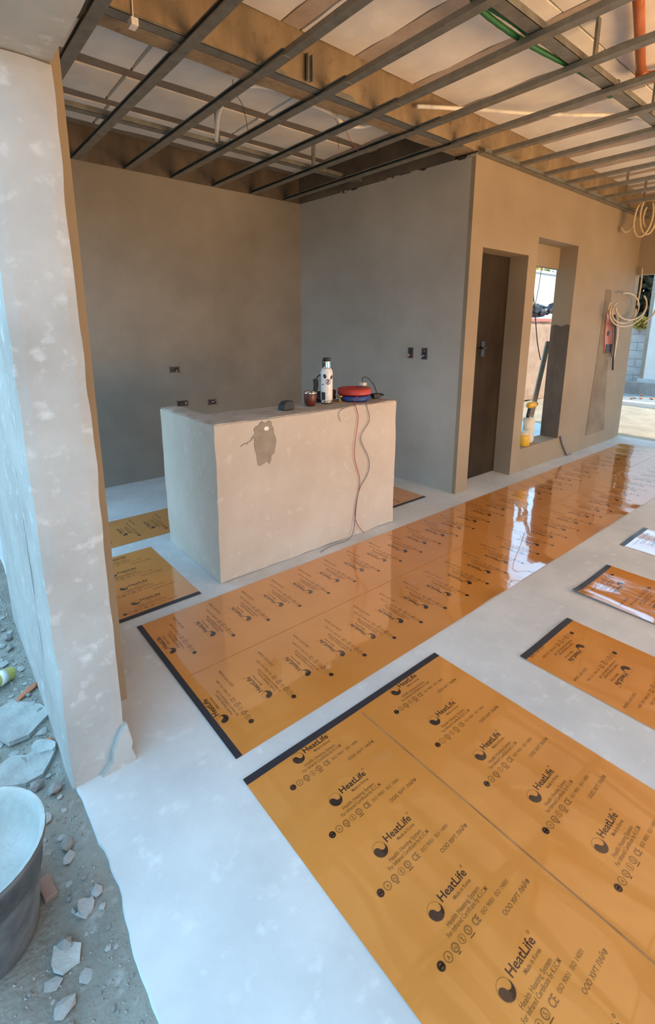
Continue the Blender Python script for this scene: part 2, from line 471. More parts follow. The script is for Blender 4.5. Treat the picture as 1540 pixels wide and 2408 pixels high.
# kitchen back wall, kitchen side wall
mb = MB().box(-0.9, XR + 0.3, YB, YB + 0.2, -0.05, ZG)
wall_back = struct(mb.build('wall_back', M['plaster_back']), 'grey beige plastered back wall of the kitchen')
mb = MB().box(-0.9, XR + 0.3, YB + 0.004, YB + 0.2, ZG, 3.3)
o = mb.build('raw_concrete_band', M['raw'], wall_back); o['label'] = 'bare brown concrete above the plaster line'
mb = MB()
vs = [(XR - 0.075, YB + 0.1), (XR + 0.012, YF + 0.012), (XR + 0.2, YF + 0.012), (XR + 0.2, YB + 0.1)]
mb.prism(vs, -0.05, ZG)
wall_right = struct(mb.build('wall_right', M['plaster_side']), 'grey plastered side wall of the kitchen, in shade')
mb = MB()
mb.prism([(XR - 0.085, YB + 0.1), (XR - 0.01, YF + 0.2), (XR + 0.2, YF + 0.2), (XR + 0.2, YB + 0.1)], ZG + 0.004, 3.3)
o = mb.build('raw_concrete_band', M['raw_dark'], wall_right); o['label'] = 'dark raw concrete above the side wall plaster'
for k in range(9):         # ragged crumbs of plaster along the top edge
    t = R.uniform(0.25, 1.0)
    x = XR - 0.07 + 0.082 * t; y = YB + (YF - YB) * t
    mb = MB().prism(blob_poly(0, 0, R.uniform(0.02, 0.05), 0.008, k), -0.012, 0.006)
    o = mb.build('plaster_crumb', M['box_dark'] if k % 2 else M['plaster'], wall_right, loc=(x - 0.004, y, ZG)); o.rotation_euler = (0, 0, math.radians(92))

# wall with door and window (faces the room)
D0, D1, DZ = 2.541, 3.283, 2.118
W0, W1, WZ0, WZ1 = 3.442, 4.274, 0.245, 2.297
T = 0.21
mb = MB()
def wb(x0, x1, z0, z1): mb.box(x0, x1, YF, YF + T, z0, z1)
X0 = XR + 0.011
wb(X0, D0, -0.05, DZ); wb(D1, W0, -0.05, DZ); wb(X0, W0, DZ, ZG)
wb(W0, W1, -0.05, WZ0); wb(W0, W1, WZ1, ZG); wb(W1, XE, -0.05, ZG)
mb.box(W0 - 0.1, W1 + 0.1, YF + T - 0.02, YF + T + 0.05, 2.085, WZ1 + 0.1)
wall_far = struct(mb.build('wall_far', M['plaster_far']), 'warm lit plaster wall with a doorway and a tall window opening')
mb = MB().box(X0 - 0.2, XE, YF + 0.006, YF + T, ZG, 3.3)
# darker cement lining in the lower part of the window reveal
mb = MB()
n = 8
vs = [(W1 - 0.004, YF + 0.002 + (T - 0.004) * i / n, WZ0) for i in range(n + 1)] + [(W1 - 0.004, YF + 0.002 + (T - 0.004) * i / n, 1.49 + 0.012 * math.sin(i * 1.3)) for i in range(n + 1)]
vs += [(x + 0.01, y, z) for x, y, z in vs]
fs = [(i, n + 1 + i, n + 2 + i, i + 1) for i in range(n)] + [(n + 1 + i, 3 * (n + 1) + i, 3 * (n + 1) + i + 1, n + 2 + i) for i in range(n)] + [(0, 2 * n + 2, 3 * n + 3, n + 1), (n, 2 * n + 1, 4 * n + 3, 3 * n + 2)]
mb.add(vs, fs)
o = mb.build('cement_lining', M['raw'], wall_far); o['label'] = 'raw brown cement lining of the lower window reveal'
# trowelled repair band with the cable chase
mb = MB()
pts = [(5.09, 1.90), (5.24, 1.905), (5.30, 1.6), (5.40, 1.2), (5.44, 0.8), (5.50, 0.4), (5.56, 0.17), (5.00, 0.17), (5.02, 0.5), (5.06, 1.0), (5.08, 1.5)]
k = len(pts)
mb.add([(x, YF - 0.004, z) for x, z in pts] + [(x, YF + 0.01, z) for x, z in pts], [tuple(range(k))] + [(i, k + i, k + (i + 1) % k, (i + 1) % k) for i in range(k)])
o = mb.build('mortar_band', mottled('old_mortar_fill', (0.20, 0.155, 0.105), (0.27, 0.215, 0.15), 5, 0.9, 0.3, 60, 0.2), wall_far); o['label'] = 'darker mortar band filled over a cable chase'

# dark door leaf in the doorway
door = struct(empty('door_1', (D0, YF + 0.185, 0)), 'dark brown stained door leaf at the back of the doorway')
mb = MB().box(0.0, 0.745, 0, 0.035, 0.008, 2.117)
mb.build('door_leaf', M['door'], door)
mb = MB()
mb.box(0.35, 0.41, -0.008, 0.0, 1.20, 1.34); mb.tube([(0.38, -0.008, 1.28), (0.38, -0.045, 1.28), (0.30, -0.05, 1.28)], 0.010, 8)
mb.build('door_handle', M['black'], door)

# far end lintel and street-side wall (with two added openings for the warm lamps), roof
mb = MB()
mb.box(XE, 6.15, -3.2, 0.30, 2.125, 3.3); mb.box(XE, 6.15, -4.9, -3.2, -0.05, 3.3)
mb.box(XE, 6.15, 0.10, 0.284, -0.05, 3.3)
struct(mb.build('wall_end', M['plaster_far']), 'plastered lintel over the wide opening at the end of the room')
mb = MB()
FX = [(-0.99, 0.75), (2.65, 2.85), (4.75, 6.15)]
for a, b in FX: mb.box(a, b, -4.9, -4.7, -0.05, 3.3)
for a, b in ((0.75, 2.65), (2.85, 4.75)):
    mb.box(a, b, -4.9, -4.7, -0.05, 0.04); mb.box(a, b, -4.9, -4.7, 2.3, 3.3)
struct(mb.build('wall_front', M['plaster']), 'plastered street side wall with two added doorways for the warm lamps')
mb = MB().box(-1.05, 6.2, -7.2, 2.5, 3.32, 3.45)
mb.box(6.2, 8.3, -7.2, 0.25, 2.95, 3.07)  # canopy and long eave added to keep the sun out of the room
struct(mb.build('roof', M['roof']), 'flat concrete roof with an added eave and canopy that block the sun')

# ------------------------------------------------------------------ ceiling: joists and polystyrene blocks, beams
ceil = struct(empty('ceiling', (0, 0, ZS)), 'raw ceiling of concrete joists and white polystyrene blocks')
mb = MB().box(-1.0, 6.1, -4.8, 2.45, 0.03, 0.25)
mb.build('slab', M['joist'], ceil)
def block_mesh(lx, ly):
    m_ = MB()
    rough_box(m_, 0.006, lx - 0.006, 0.004, ly - 0.004, -0.012, 0.04, 0.14, 0.004, 14)
    return m_.mesh('polystyrene_block', M['eps'])
me = block_mesh(1.0, 0.41)
for j, y in enumerate([0.17, 0.69, 1.21, 1.725]):       # kitchen: joists run along x
    for i in range(5):
        x0 = -2.9 + 1.0 * i + (0.0 if j != 3 else 0.05)
        if x0 + 1 < -0.75 or x0 > XR: continue
        put('polystyrene_block', me, ceil, (x0 + 0.007, y, 0))
for y in [0.58, 1.10, 1.62, 2.14]:
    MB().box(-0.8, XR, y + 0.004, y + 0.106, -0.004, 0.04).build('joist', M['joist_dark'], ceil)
me = block_mesh(0.41, 1.0)
jx = [1.08 + 0.53 * k for k in range(-4, 10)]
for x in jx:                                            # main room: joists run along y
    MB().box(x, x + 0.115, -4.7, YF, -0.004, 0.04).build('joist', M['joist'], ceil)
    for k in range(5):
        put('polystyrene_block', me, ceil, (x + 0.118, YF - 1.0 * (k + 1) + 0.001, 0))
mb = MB()
rough_box(mb, -0.8, XE + 0.1, YF, YF + 0.2, 2.802, 3.2, 0.1, 0.004, 5)
beam = struct(mb.build('trim_1', M['beam']), 'deep brown board-marked concrete beam between kitchen and room')

# ------------------------------------------------------------------ suspended frame
def channel(L, w=0.056, h=0.032, t=0.0018):
    """open C section running along +y, web on the +x side, opening towards -x"""
    m_ = MB()
    m_.box(-w / 2, w / 2, 0, L, 0, t)
    m_.box(w / 2 - t, w / 2, 0, L, t, h)
    m_.box(-w / 2, w / 2, 0, L, h - t, h)
    m_.box(-w / 2, -w / 2 + t, 0, L, t, 0.007)
    m_.box(-w / 2, -w / 2 + t, 0, L, h - 0.007, h - t)
    for y in (0.25, 0.29, 0.9):
        if y < L: m_.lathe([(0.005, -0.0006), (0.005, 0)], 8, (0.006, y, 0))
    return m_
fk = empty('kitchen_ceiling_frame', (0, 0, ZG))
tag(fk, 'dark steel ceiling frame of parallel channels over the kitchen nook', 'ceiling frame')
me = channel(YB + 0.12).mesh('furring_channel', M['steel'])
for k in range(-2, 6):
    put('furring_channel', me, fk, (0.029 + 0.412 * k, -0.12, 0)) if k > 0 else put('furring_channel', channel(YB + 1.5).mesh('furring_channel', M['steel']), fk, (0.029 + 0.412 * k, -1.5, 0))
def carrier(x0, x1, y, z, parent, name='carrier_channel'):
    m_ = MB()
    m_.box(x0, x1, y - 0.034, y + 0.034, z, z + 0.002)
    m_.box(x0, x1, y - 0.034, y - 0.032, z, z + 0.035)
    m_.box(x0, x1, y + 0.032, y + 0.034, z, z + 0.035)
    return m_.build(name, M['steel'], parent)
carrier(-0.72, XR - 0.03, 1.33, 0.033, fk)
carrier(-0.72, 2.2, 0.115, 0.033 - 0.013, fk, 'edge_channel')
def hanger(x, y, parent, top=ZS - ZG + 0.03):
    m_ = MB()
    m_.box(x - 0.017, x + 0.017, y - 0.001, y + 0.001, 0.036, top)
    m_.box(x - 0.017, x + 0.017, y - 0.001, y + 0.03, top - 0.012, top - 0.010)
    m_.box(x - 0.017, x - 0.015, y, y + 0.012, 0.036, top - 0.012)
    return m_.build('hanger', M['steel'], parent)
for x in (0.80, 1.72): hanger(x, 1.29, fk)
m_ = MB().box(0.70, 0.735, YF - 0.012, YF - 0.006, 0.03, 0.16); m_.box(0.70, 0.703, YF - 0.03, YF - 0.006, 0.03, 0.16); m_.box(0.732, 0.735, YF - 0.03, YF - 0.006, 0.03, 0.16)
m_.build('beam_bracket', M['steel'], fk)
m_ = MB().box(-0.262, -0.232, YF - 0.03, YF + 0.02, -0.03, 0.0); m_.tube([(-0.245, YF - 0.005, 0.0), (-0.243, YF - 0.004, 0.16)], 0.003, 6)
m_.build('anchor_clip', M['flask'], fk)

fr = empty('room_ceiling_frame', (0, 0, ZG))
tag(fr, 'grey steel ceiling frame of long channels over the main room', 'ceiling frame')
mel = channel(4.5, 0.052, 0.028).mesh('furring_channel', M['steel'])
for k in range(1, 15):
    x = 0.029 + 0.412 * k
    o = put('furring_channel', mel, fr, (x + (0.012 if k < 6 else 0.0), 0.10 if k < 6 else YF - 0.005, 0.002))
    o.rotation_euler = (0, 0, math.pi)
    o.rotation_euler = (0, 0, math.pi + math.radians(-0.9 if k < 6 else 0))
carrier(-0.7, XE, -0.99, 0.034, fr)
carrier(-0.7, XE, -2.35, 0.034, fr)
carrier(XR + 0.02, XE, YF - 0.036, -0.002, fr, 'wall_track')
for x in (0.9, 1.78, 2.66, 3.54, 4.42, 5.3): hanger(x, -1.035, fr)
for x in (4.6, 5.1): hanger(x, -0.2, fr)

# ------------------------------------------------------------------ services in the ceiling
def corrugated(name, pts, r, mat, label, cat, sub=8, group=None, pitch=None):
    P = smooth_path(pts, sub)
    m_ = MB()
    rad = [r * (1.0 if i % 2 else 0.92) for i in range(len(P))]
    m_.tube(P, r, 8, rad=rad)
    o = m_.build(name, mat, smooth=True)
    return tag(o, label, cat, group)
za = ZG + 0.09
corrugated('electrical_conduit', [(0.826, 1.372, 2.83), (0.72, 1.15, 2.86), (0.619, 0.937, 2.87), (0.54, 0.688, 2.875), (0.544, 0.535, 2.875), (0.597, 0.427, 2.875), (0.734, 0.373, 2.87), (0.925, 0.39, 2.87), (1.178, 0.415, 2.87), (1.371, 0.5, 2.87), (1.484, 0.45, 2.868), (1.53, 0.33, 2.866), (1.664, 0.23, 2.87), (1.74, 0.20, 2.79 + 0.09)], 0.016, M['white_pvc'], 'white plastic conduit curving above the kitchen ceiling frame', 'conduit')
corrugated('electrical_conduit', [(1.60, 0.03, 2.90), (1.752, -0.03, 2.915), (2.035, -0.17, 2.93), (2.25, -0.30, 2.93), (2.55, -0.52, 2.925), (2.9, -0.75, 2.94), (3.4, -0.9, 2.96)], 0.014, M['white_pvc'], 'straight white conduit crossing above the main room frame by the beam', 'conduit')
corrugated('green_conduit', [(0.55, -0.92, 2.885), (0.8, -0.915, 2.85), (0.978, -0.888, 2.84), (1.338, -0.895, 2.835), (1.73, -0.937, 2.833), (2.05, -0.962, 2.833), (2.14, -0.968, 2.835)], 0.014, M['green'], 'green flexible conduit lying beside the carrier channel of the room frame', 'conduit')
corrugated('green_conduit', [(0.60, -0.87, 2.93), (0.80, -0.875, 2.885), (0.978, -0.905, 2.86), (1.15, -0.925, 2.85), (1.33, -0.925, 2.845)], 0.013, M['green'], 'second green conduit, shorter, splitting off beside the carrier channel', 'conduit')
mb = MB().tube([(2.22, -0.955, 2.83), (2.22, -0.955, 2.88), (2.26, -0.96, 2.90)], 0.018, 8)
mb.box(2.20, 2.24, -0.98, -0.93, 2.818, 2.835)
tag(mb.build('conduit_connector', M['green']), 'small dark green conduit connector clipped on the carrier channel', 'connector')
mb = MB()
mb.tube([(1.55, -1.295, 2.98), (1.736, -1.237, 2.98), (2.44, -1.017, 2.98)], 0.026, 14)
pipe = mb.build('drain_pipe', M['orange_pipe'], smooth=True)
tag(pipe, 'orange plastic pipe with an elbow under the room ceiling', 'pipe')
mb = MB().tube(smooth_path([(2.40, -1.03, 2.98), (2.48, -1.008, 2.98), (2.53, -1.05, 2.98), (2.56, -1.13, 2.98), (2.66, -1.45, 2.98)], 5), 0.031, 14)
mb.build('elbow', M['orange_pipe'], pipe, smooth=True)
def wire(name, pts, r, mat, label, cat='wire', group=None, sub=6):
    return tag(MB().tube(smooth_path(pts, sub), r, 6).build(name, mat, smooth=True), label, cat, group)
wire('tie_wire', [(0.49, 0.50, 2.90), (0.50, 0.52, 2.85), (0.58, 0.55, 2.80), (0.72, 0.72, 2.72)], 0.0018, M['black'], 'thin dark tie wire hanging from the curved conduit')
wire('tie_wire', [(1.36, 0.49, 2.89), (1.37, 0.48, 2.83), (1.40, 0.46, 2.76), (1.46, 0.44, 2.70)], 0.0018, M['red_wire'], 'thin reddish tie wire dangling where the conduit dips behind a channel')
wire('tie_wire', [(1.30, 0.49, 2.89), (1.31, 0.50, 2.80), (1.36, 0.54, 2.72)], 0.0018, M['black'], 'thin black tie wire dangling under the end of the conduit arc')
# bundle of conduit tails hanging at the far end of the room ceiling
mb = MB()
def loop(m_, c, ax, bx, a0, a1, r, n=26, drift=(0, 0, 0)):
    c, ax, bx, dr = Vector(c), Vector(ax), Vector(bx), Vector(drift)
    m_.tube([c + ax * math.cos(a0 + (a1 - a0) * i / n) + bx * math.sin(a0 + (a1 - a0) * i / n) + dr * (i / n) for i in range(n + 1)], r, 7)
loop(mb, (5.2, -0.02, 2.70), (0.02, -0.07, 0), (0, 0, -0.17), -0.5, 2.4, 0.011)
loop(mb, (5.2, -0.18, 2.66), (0.02, -0.085, 0), (0, 0.01, -0.20), -0.8, 3.9, 0.011)
loop(mb, (5.22, -0.22, 2.68), (0.02, -0.075, 0), (0, -0.01, -0.20), -0.9, 4.0, 0.011)
loop(mb, (5.25, -0.27, 2.70), (0.02, -0.10, 0), (0, 0.02, -0.16), -0.6, 3.6, 0.011)
mb.tube(smooth_path([(5.2, -0.1, 2.83), (5.0, -0.35, 2.80), (4.8, -0.55, 2.84)], 5), 0.011, 7)
mb.tube(smooth_path([(5.2, -0.2, 2.83), (5.1, -0.5, 2.78), (5.0, -0.75, 2.83)], 5), 0.011, 7)
tag(mb.build('conduit_bundle', M['beige_pvc'], smooth=True), 'bundle of beige conduit loops hanging from the ceiling at the room end', 'conduit')

# ------------------------------------------------------------------ counter (half-built peninsula)
cnt = empty('counter', (0, 0, 0))
tag(cnt, 'plastered L shaped masonry counter standing free in the kitchen opening', 'counter')
CL, CD, CH = 1.472, 0.769, 0.95
mb = MB()
rough_box(mb, 0.0, CL, 0.0, 0.345, 0.0, CH - 0.006, 0.045, 0.0035, 9)
mb.build('front_wall', M['counter'], cnt)
mb = MB()
rough_box(mb, 0.001, 0.132, 0.30, CD, 0.0, CH - 0.004, 0.045, 0.0035, 9)
mb.build('side_wall', M['counter'], cnt)
mb = MB()
rough_box(mb, 0.008, CL - 0.008, 0.008, 0.338, CH - 0.03, CH, 0.03, 0.003, 22)
rough_box(mb, 0.008, 0.124, 0.33, CD - 0.008, CH - 0.03, CH + 0.001, 0.03, 0.003, 22)
o = mb.build('ledge', M['counter_top'], cnt); o['label'] = 'dusty unfinished top of the counter'
def ragged(pts, y0, y1, seed):
    P = []
    for i in range(len(pts)):
        a, b = Vector(pts[i]).to_3d(), Vector(pts[(i + 1) % len(pts)]).to_3d()
        for k in range(4):
            p = a.lerp(b, k / 4)
            P.append((p.x + 0.009 * noise.noise(Vector((p.x * 60, p.y * 60, seed))), p.y + 0.012 * noise.noise(Vector((p.y * 50, seed, p.x * 50)))))
    k = len(P)
    m_ = MB()
    m_.add([(x, y0, z) for x, z in P] + [(x, y1, z) for x, z in P], [tuple(range(k))] + [(i, k + i, k + (i + 1) % k, (i + 1) % k) for i in range(k)])
    return m_
o = ragged([(0.275, 0.905), (0.305, 0.935), (0.345, 0.928), (0.372, 0.93), (0.385, 0.88), (0.402, 0.80), (0.392, 0.74), (0.365, 0.705), (0.352, 0.675), (0.335, 0.70), (0.305, 0.672), (0.280, 0.668), (0.262, 0.72), (0.252, 0.80), (0.255, 0.845), (0.20, 0.812), (0.165, 0.806), (0.215, 0.826), (0.258, 0.865), (0.25, 0.90)], -0.0075, 0.01, 3).build('mortar_patch', M['patch'], cnt)
o['label'] = 'ragged darker mortar patch near the top of the front face'
mb = MB().tube([(0.333, -0.012, 0.889), (0.333, 0.02, 0.889)], 0.017, 14, flat=0.75)
o = mb.build('conduit_stub', M['flask'], cnt); o['label'] = 'white conduit end poking out of the mortar patch'
mb = MB().box(0.02, 0.09, -0.0015, 0.004, CH - 0.10, CH - 0.045)

# ------------------------------------------------------------------ things on the counter
ZT = CH + 0.005
th = empty('thermos_flask', (0.965, 0.20, ZT)); tag(th, 'white thermos flask with dark stickers and steel cap on the counter', 'thermos')
mb = MB().lathe([(0.038, 0.0), (0.041, 0.004), (0.041, 0.018)], 28); mb.build('base_ring', M['chrome'], th, smooth=True)
mb = MB().lathe([(0.041, 0.018), (0.0425, 0.03), (0.0425, 0.205), (0.040, 0.222), (0.033, 0.236), (0.030, 0.241)], 32); mb.build('body', M['flask'], th, smooth=True)
mb = MB().lathe([(0.030, 0.241), (0.0285, 0.246), (0.0285, 0.262), (0.0265, 0.285), (0.0255, 0.292)], 28); cap = mb.build('cap', M['chrome'], th, smooth=True)
mb = MB().lathe([(0.0265, 0.290), (0.0265, 0.306), (0.024, 0.311), (0.0, 0.311)], 24); mb.build('stopper', M['black'], cap, smooth=True)
mb = MB().tube(smooth_path([(-0.028, 0.0, 0.300), (-0.036, -0.006, 0.285), (-0.033, -0.006, 0.262), (-0.030, 0, 0.25)], 4), 0.006, 8); mb.build('pour_spout', M['black'], cap, smooth=True)
def sticker(cu, cz, rw, rh, mat, tilt=0.0, shape='oval', n=18):
    """a thin decal wrapped on the flask; cu is the angle from the side that faces the room"""
    m_ = MB()
    base = math.radians(-118)
    P = [(0, 0)]
    for k in range(n):
        a = 2 * math.pi * k / n
        x, z = (rw * math.cos(a), rh * math.sin(a)) if shape == 'oval' else (max(-rw, min(rw, rw * 1.4 * math.cos(a))), max(-rh, min(rh, rh * 1.4 * math.sin(a))))
        P.append((x * math.cos(tilt) - z * math.sin(tilt), x * math.sin(tilt) + z * math.cos(tilt)))
    rr = 0.0431
    vs = [(rr * math.cos(base + cu + x / rr), rr * math.sin(base + cu + x / rr), cz + z) for x, z in P]
    m_.add(vs, [(0, 1 + k, 1 + (k + 1) % n) for k in range(n)])
    return m_.build('sticker', mat, th)
sticker(-0.50, 0.188, 0.0115, 0.016, M['sticker1'], 0.35)
sticker(0.72, 0.180, 0.011, 0.016, M['sticker1'], -0.7)
sticker(0.05, 0.150, 0.020, 0.021, M['sticker2'])
sticker(0.06, 0.150, 0.012, 0.0035, M['sticker1'], 0.5)
sticker(-0.78, 0.052, 0.016, 0.027, M['sticker1'], 0.0, 'rect')
sticker(-0.80, 0.132, 0.010, 0.003, M['sticker1'], 0.5)
mb = MB().tube(smooth_path([(-0.040, 0.020, 0.195), (-0.062, 0.032, 0.17), (-0.066, 0.036, 0.10), (-0.060, 0.032, 0.045), (-0.040, 0.02, 0.03)], 5), 0.009, 8, flat=0.6)
mb.build('handle', M['black'], th, smooth=True)
mg = empty('mate_gourd', (0.805, 0.178, ZT)); tag(mg, 'small dark brown mate gourd with a metal rim beside the flask', 'mate cup')
mb = MB().lathe([(0.028, 0.0), (0.034, 0.004), (0.040, 0.025), (0.0425, 0.050), (0.0405, 0.072), (0.040, 0.080)], 26); mb.build('cup', M['gourd'], mg, smooth=True)
mb = MB().lathe([(0.0405, 0.076), (0.0445, 0.079), (0.0450, 0.090), (0.0415, 0.093), (0.038, 0.088), (0.036, 0.070), (0.0, 0.066)], 26); mb.build('rim', M['chrome'], mg, smooth=True)
mb = MB()
for k in range(3):
    a = math.radians(-120 + 120 * k); mb.lathe([(0.006, -0.001), (0.007, 0.006), (0.0, 0.010)], 8, (0.026 * math.cos(a), 0.026 * math.sin(a), 0))
mb.build('foot', M['gourd'], mg)
# black battery pack
mb = MB()
vs = [(-0.052, -0.03), (0.040, -0.034), (0.052, -0.012), (0.050, 0.03), (-0.045, 0.032)]
k = len(vs)
mb.add([(x, y, 0) for x, y in vs] + [(x * 0.98, y * 0.98, 0.030) for x, y in vs] + [(x * 0.72 + 0.010, y * 0.8, 0.052) for x, y in vs],
       [tuple(range(k - 1, -1, -1)), tuple(range(2 * k, 3 * k))] + [(r * k + i, r * k + (i + 1) % k, (r + 1) * k + (i + 1) % k, (r + 1) * k + i) for r in range(2) for i in range(k)])
bt = mb.build('battery_pack', plain('charcoal_plastic', (0.035, 0.038, 0.042), 0.6), loc=(0.590, 0.150, ZT), bevel=0.004); bt.rotation_euler = (0, 0, 0.2)
tag(bt, 'dark grey battery pack lying left of the mate gourd', 'battery')
MB().box(-0.02, 0.03, -0.015, 0.015, 0.051, 0.056).build('contact_rail', M['black'], bt)
# red and blue cable coils, one on the other
def coil(name, c, R0, R1, h, mat, label, turns=7, layers=3, r=0.0075, amp=0.002):
    m_ = MB()
    P = []
    N = turns * layers * 20
    for i in range(N + 1):
        t = i / N
        a = 2 * math.pi * turns * layers * t
        lay = t * layers
        rr = R1 - (R1 - R0) * (lay - math.floor(lay) if math.floor(lay) % 2 == 0 else 1 - (lay - math.floor(lay)))
        z = r + (h - 2 * r) * t
        P.append((rr * math.cos(a) + amp * noise.noise(Vector((a, 1, 2))), rr * math.sin(a) + amp * noise.noise(Vector((a, 3, 5))), z + 0.004 * noise.noise(Vector((math.cos(a) * 2, math.sin(a) * 2, t * 5)))))
    m_.tube(P, r, 6)
    m_.lathe([(R0 - r, 0.002), (R1 + r * 0.2, 0.002), (R1 + r * 0.35, 0.008), (R1 + r * 0.35, h - 0.008), (R1 - r, h - 0.004), (R0 - r, h - 0.004), (R0 - r, 0.002)], 28)
    return tag(m_.build(name, mat, smooth=True, loc=c), label, 'cable')
coil('cable_coil', (1.222, 0.190, ZT), 0.040, 0.112, 0.040, M['blue_wire'], 'flat coil of blue cable lying under the red coil')
coil('cable_coil', (1.216, 0.188, ZT + 0.042), 0.040, 0.118, 0.050, M['red_wire'], 'coil of red cable stacked on top of the blue coil')
mb = MB().lathe([(0.020, 0), (0.020, 0.005), (0.007, 0.008), (0.007, 0.030), (0.022, 0.033), (0.022, 0.042), (0.0, 0.043)], 18, (0, 0, 0))
tag(mb.build('brass_fitting', M['brass'], smooth=True, loc=(1.075, 0.185, ZT)), 'little brass fitting between the flask and the cable coils', 'fitting')
# black leather pouch behind the flask
mb = MB()
rough_box(mb, -0.09, 0.11, -0.02, 0.03, 0.0, 0.075, 0.03, 0.006, 14)
rough_box(mb, -0.085, -0.055, -0.018, 0.022, 0.06, 0.165, 0.02, 0.006, 14)
tag(mb.build('tool_pouch', plain('dark_pouch', (0.055, 0.03, 0.03), 0.7), smooth=True, loc=(1.005, 0.285, ZT)), 'dark fabric tool pouch standing behind the white flask', 'pouch')
ch = empty('phone_charger', (1.40, 0.15, ZT)); tag(ch, 'black charger with a tangled cable at the right end of the counter', 'charger')
MB().box(-0.035, 0.03, -0.02, 0.02, 0.0, 0.032).build('adapter', M['black'], ch, bevel=0.004)
mb = MB()
mb.tube(smooth_path([(-0.10, 0.04, 0.125), (-0.095, 0.045, 0.15), (-0.07, 0.04, 0.157), (-0.03, 0.03, 0.13), (0.0, 0.02, 0.09), (0.01, 0.0, 0.035)], 6), 0.0035, 6)
loop(mb, (0.035, 0.02, 0.012), (0.055, -0.01, 0), (0.01, 0.035, 0.004), 0, 12.0, 0.0035, 60, (0.0, 0.0, 0.012))
loop(mb, (0.03, 0.01, 0.008), (0.04, -0.02, 0.01), (0.01, 0.025, 0.006), 0, 9.0, 0.0035, 50, (-0.02, 0.01, 0.010))
mb.build('cord', M['black'], ch, smooth=True)
MB().box(-0.115, -0.075, 0.02, 0.06, 0.096, 0.118).build('plug', M['bag'], ch, bevel=0.003)
# wires over the front face
wire('red_cable', [(1.15, 0.080, ZT + 0.05), (1.10, 0.055, ZT + 0.02), (1.060, 0.01, CH + 0.006), (1.054, -0.010, 0.93), (1.072, -0.010, 0.859), (1.047, -0.010, 0.698), (1.046, -0.010, 0.577), (1.098, -0.010, 0.412), (1.068, -0.010, 0.26), (1.054, -0.012, 0.151), (1.09, -0.014, 0.07), (1.14, -0.02, 0.006)], 0.0024, M['red_wire'], 'thin red cable hanging down the counter front from the coil', 'cable')
wire('grey_cable', [(1.30, 0.090, ZT + 0.02), (1.22, 0.05, ZT + 0.006), (1.165, 0.01, CH + 0.006), (1.159, -0.010, 0.92), (1.178, -0.010, 0.831), (1.099, -0.010, 0.72), (1.177, -0.010, 0.569), (1.181, -0.010, 0.459), (1.095, -0.011, 0.349), (1.061, -0.016, 0.23), (1.05, -0.018, 0.13), (1.02, -0.025, 0.03), (0.95, -0.035, 0.006), (0.84, -0.03, 0.005), (0.76, -0.04, 0.005), (0.70, -0.06, 0.005)], 0.0026, M['grey_wire'], 'thin grey cable waving down the counter front to the floor', 'cable')
wire('grey_cable', [(1.07, 0.03, ZT + 0.003), (1.0, 0.004, CH + 0.004), (0.905, -0.010, 0.93), (0.90, -0.010, 0.89), (0.915, -0.010, 0.86)], 0.0018, M['grey_wire'], 'short thin grey cable end over the counter edge below the flask', 'cable')

# ------------------------------------------------------------------ electrical boxes in the walls
def box_unit(name, loc, rz, w, h, label, seed):
    """recess mouth of a flush box: frame, dark inside, wire tails; local -y faces out of the wall"""
    e = empty(name, loc, rz)
    tag(e, label, 'wall box')
    m_ = MB()
    t = 0.006
    m_.box(-w / 2, w / 2, -0.004, 0.0, -h / 2, -h / 2 + t); m_.box(-w / 2, w / 2, -0.004, 0.0, h / 2 - t, h / 2)
    m_.box(-w / 2, -w / 2 + t, -0.004, 0.0, -h / 2, h / 2); m_.box(w / 2 - t, w / 2, -0.004, 0.0, -h / 2, h / 2)
    m_.build('box_rim', M['grey_wire'], e)
    MB().box(-w / 2 + 0.002, w / 2 - 0.002, -0.002, 0.0, -h / 2 + 0.002, h / 2 - 0.002).build('box_hollow_shade', M['box_dark'], e)  # flat dark plate standing in for the shaded hollow
    rr = random.Random(seed)
    for k in range(4):
        m2 = MB()
        a = Vector((rr.uniform(-w, w) * 0.33, -0.002, rr.uniform(-h, h) * 0.33))
        m2.tube(smooth_path([a, a + Vector((rr.uniform(-.01, .01), -0.014, rr.uniform(-.01, .01))), a + Vector((rr.uniform(-.02, .02), -0.016, rr.uniform(-.02, .02)))], 4), 0.0028, 6)
        m2.build('wire_tail', [M['copper'], M['black'], M['white_pvc'], M['red_wire']][k], e, smooth=True)
    return e
box_unit('outlet_box', (0.738, YB - 0.001, 1.057), 0, 0.105, 0.062, 'wide dark outlet box on the back wall above the counter wing', 1)
box_unit('outlet_box', (1.118, YB - 0.001, 0.702), 0, 0.098, 0.062, 'dark outlet box low on the back wall over the ledge corner', 2)
box_unit('outlet_box', (0.795, YB - 0.001, 0.718), 0, 0.115, 0.062, 'outlet box half hidden behind the top of the counter wing', 3)
def side_x(y): return XR + 0.012 + (-0.087) * (y - YF) / (YB + 0.1 - YF)
ang = math.atan2(0.087, YB + 0.1 - YF)
box_unit('switch_box', (side_x(0.640) - 0.001, 0.640, 1.236), -math.pi / 2 + ang, 0.062, 0.10, 'upright dark switch box on the kitchen side wall, the one nearer the corner', 4)
box_unit('switch_box', (side_x(0.482) - 0.001, 0.482, 1.235), -math.pi / 2 + ang, 0.066, 0.105, 'upright dark switch box on the kitchen side wall, the one nearer the door', 5)

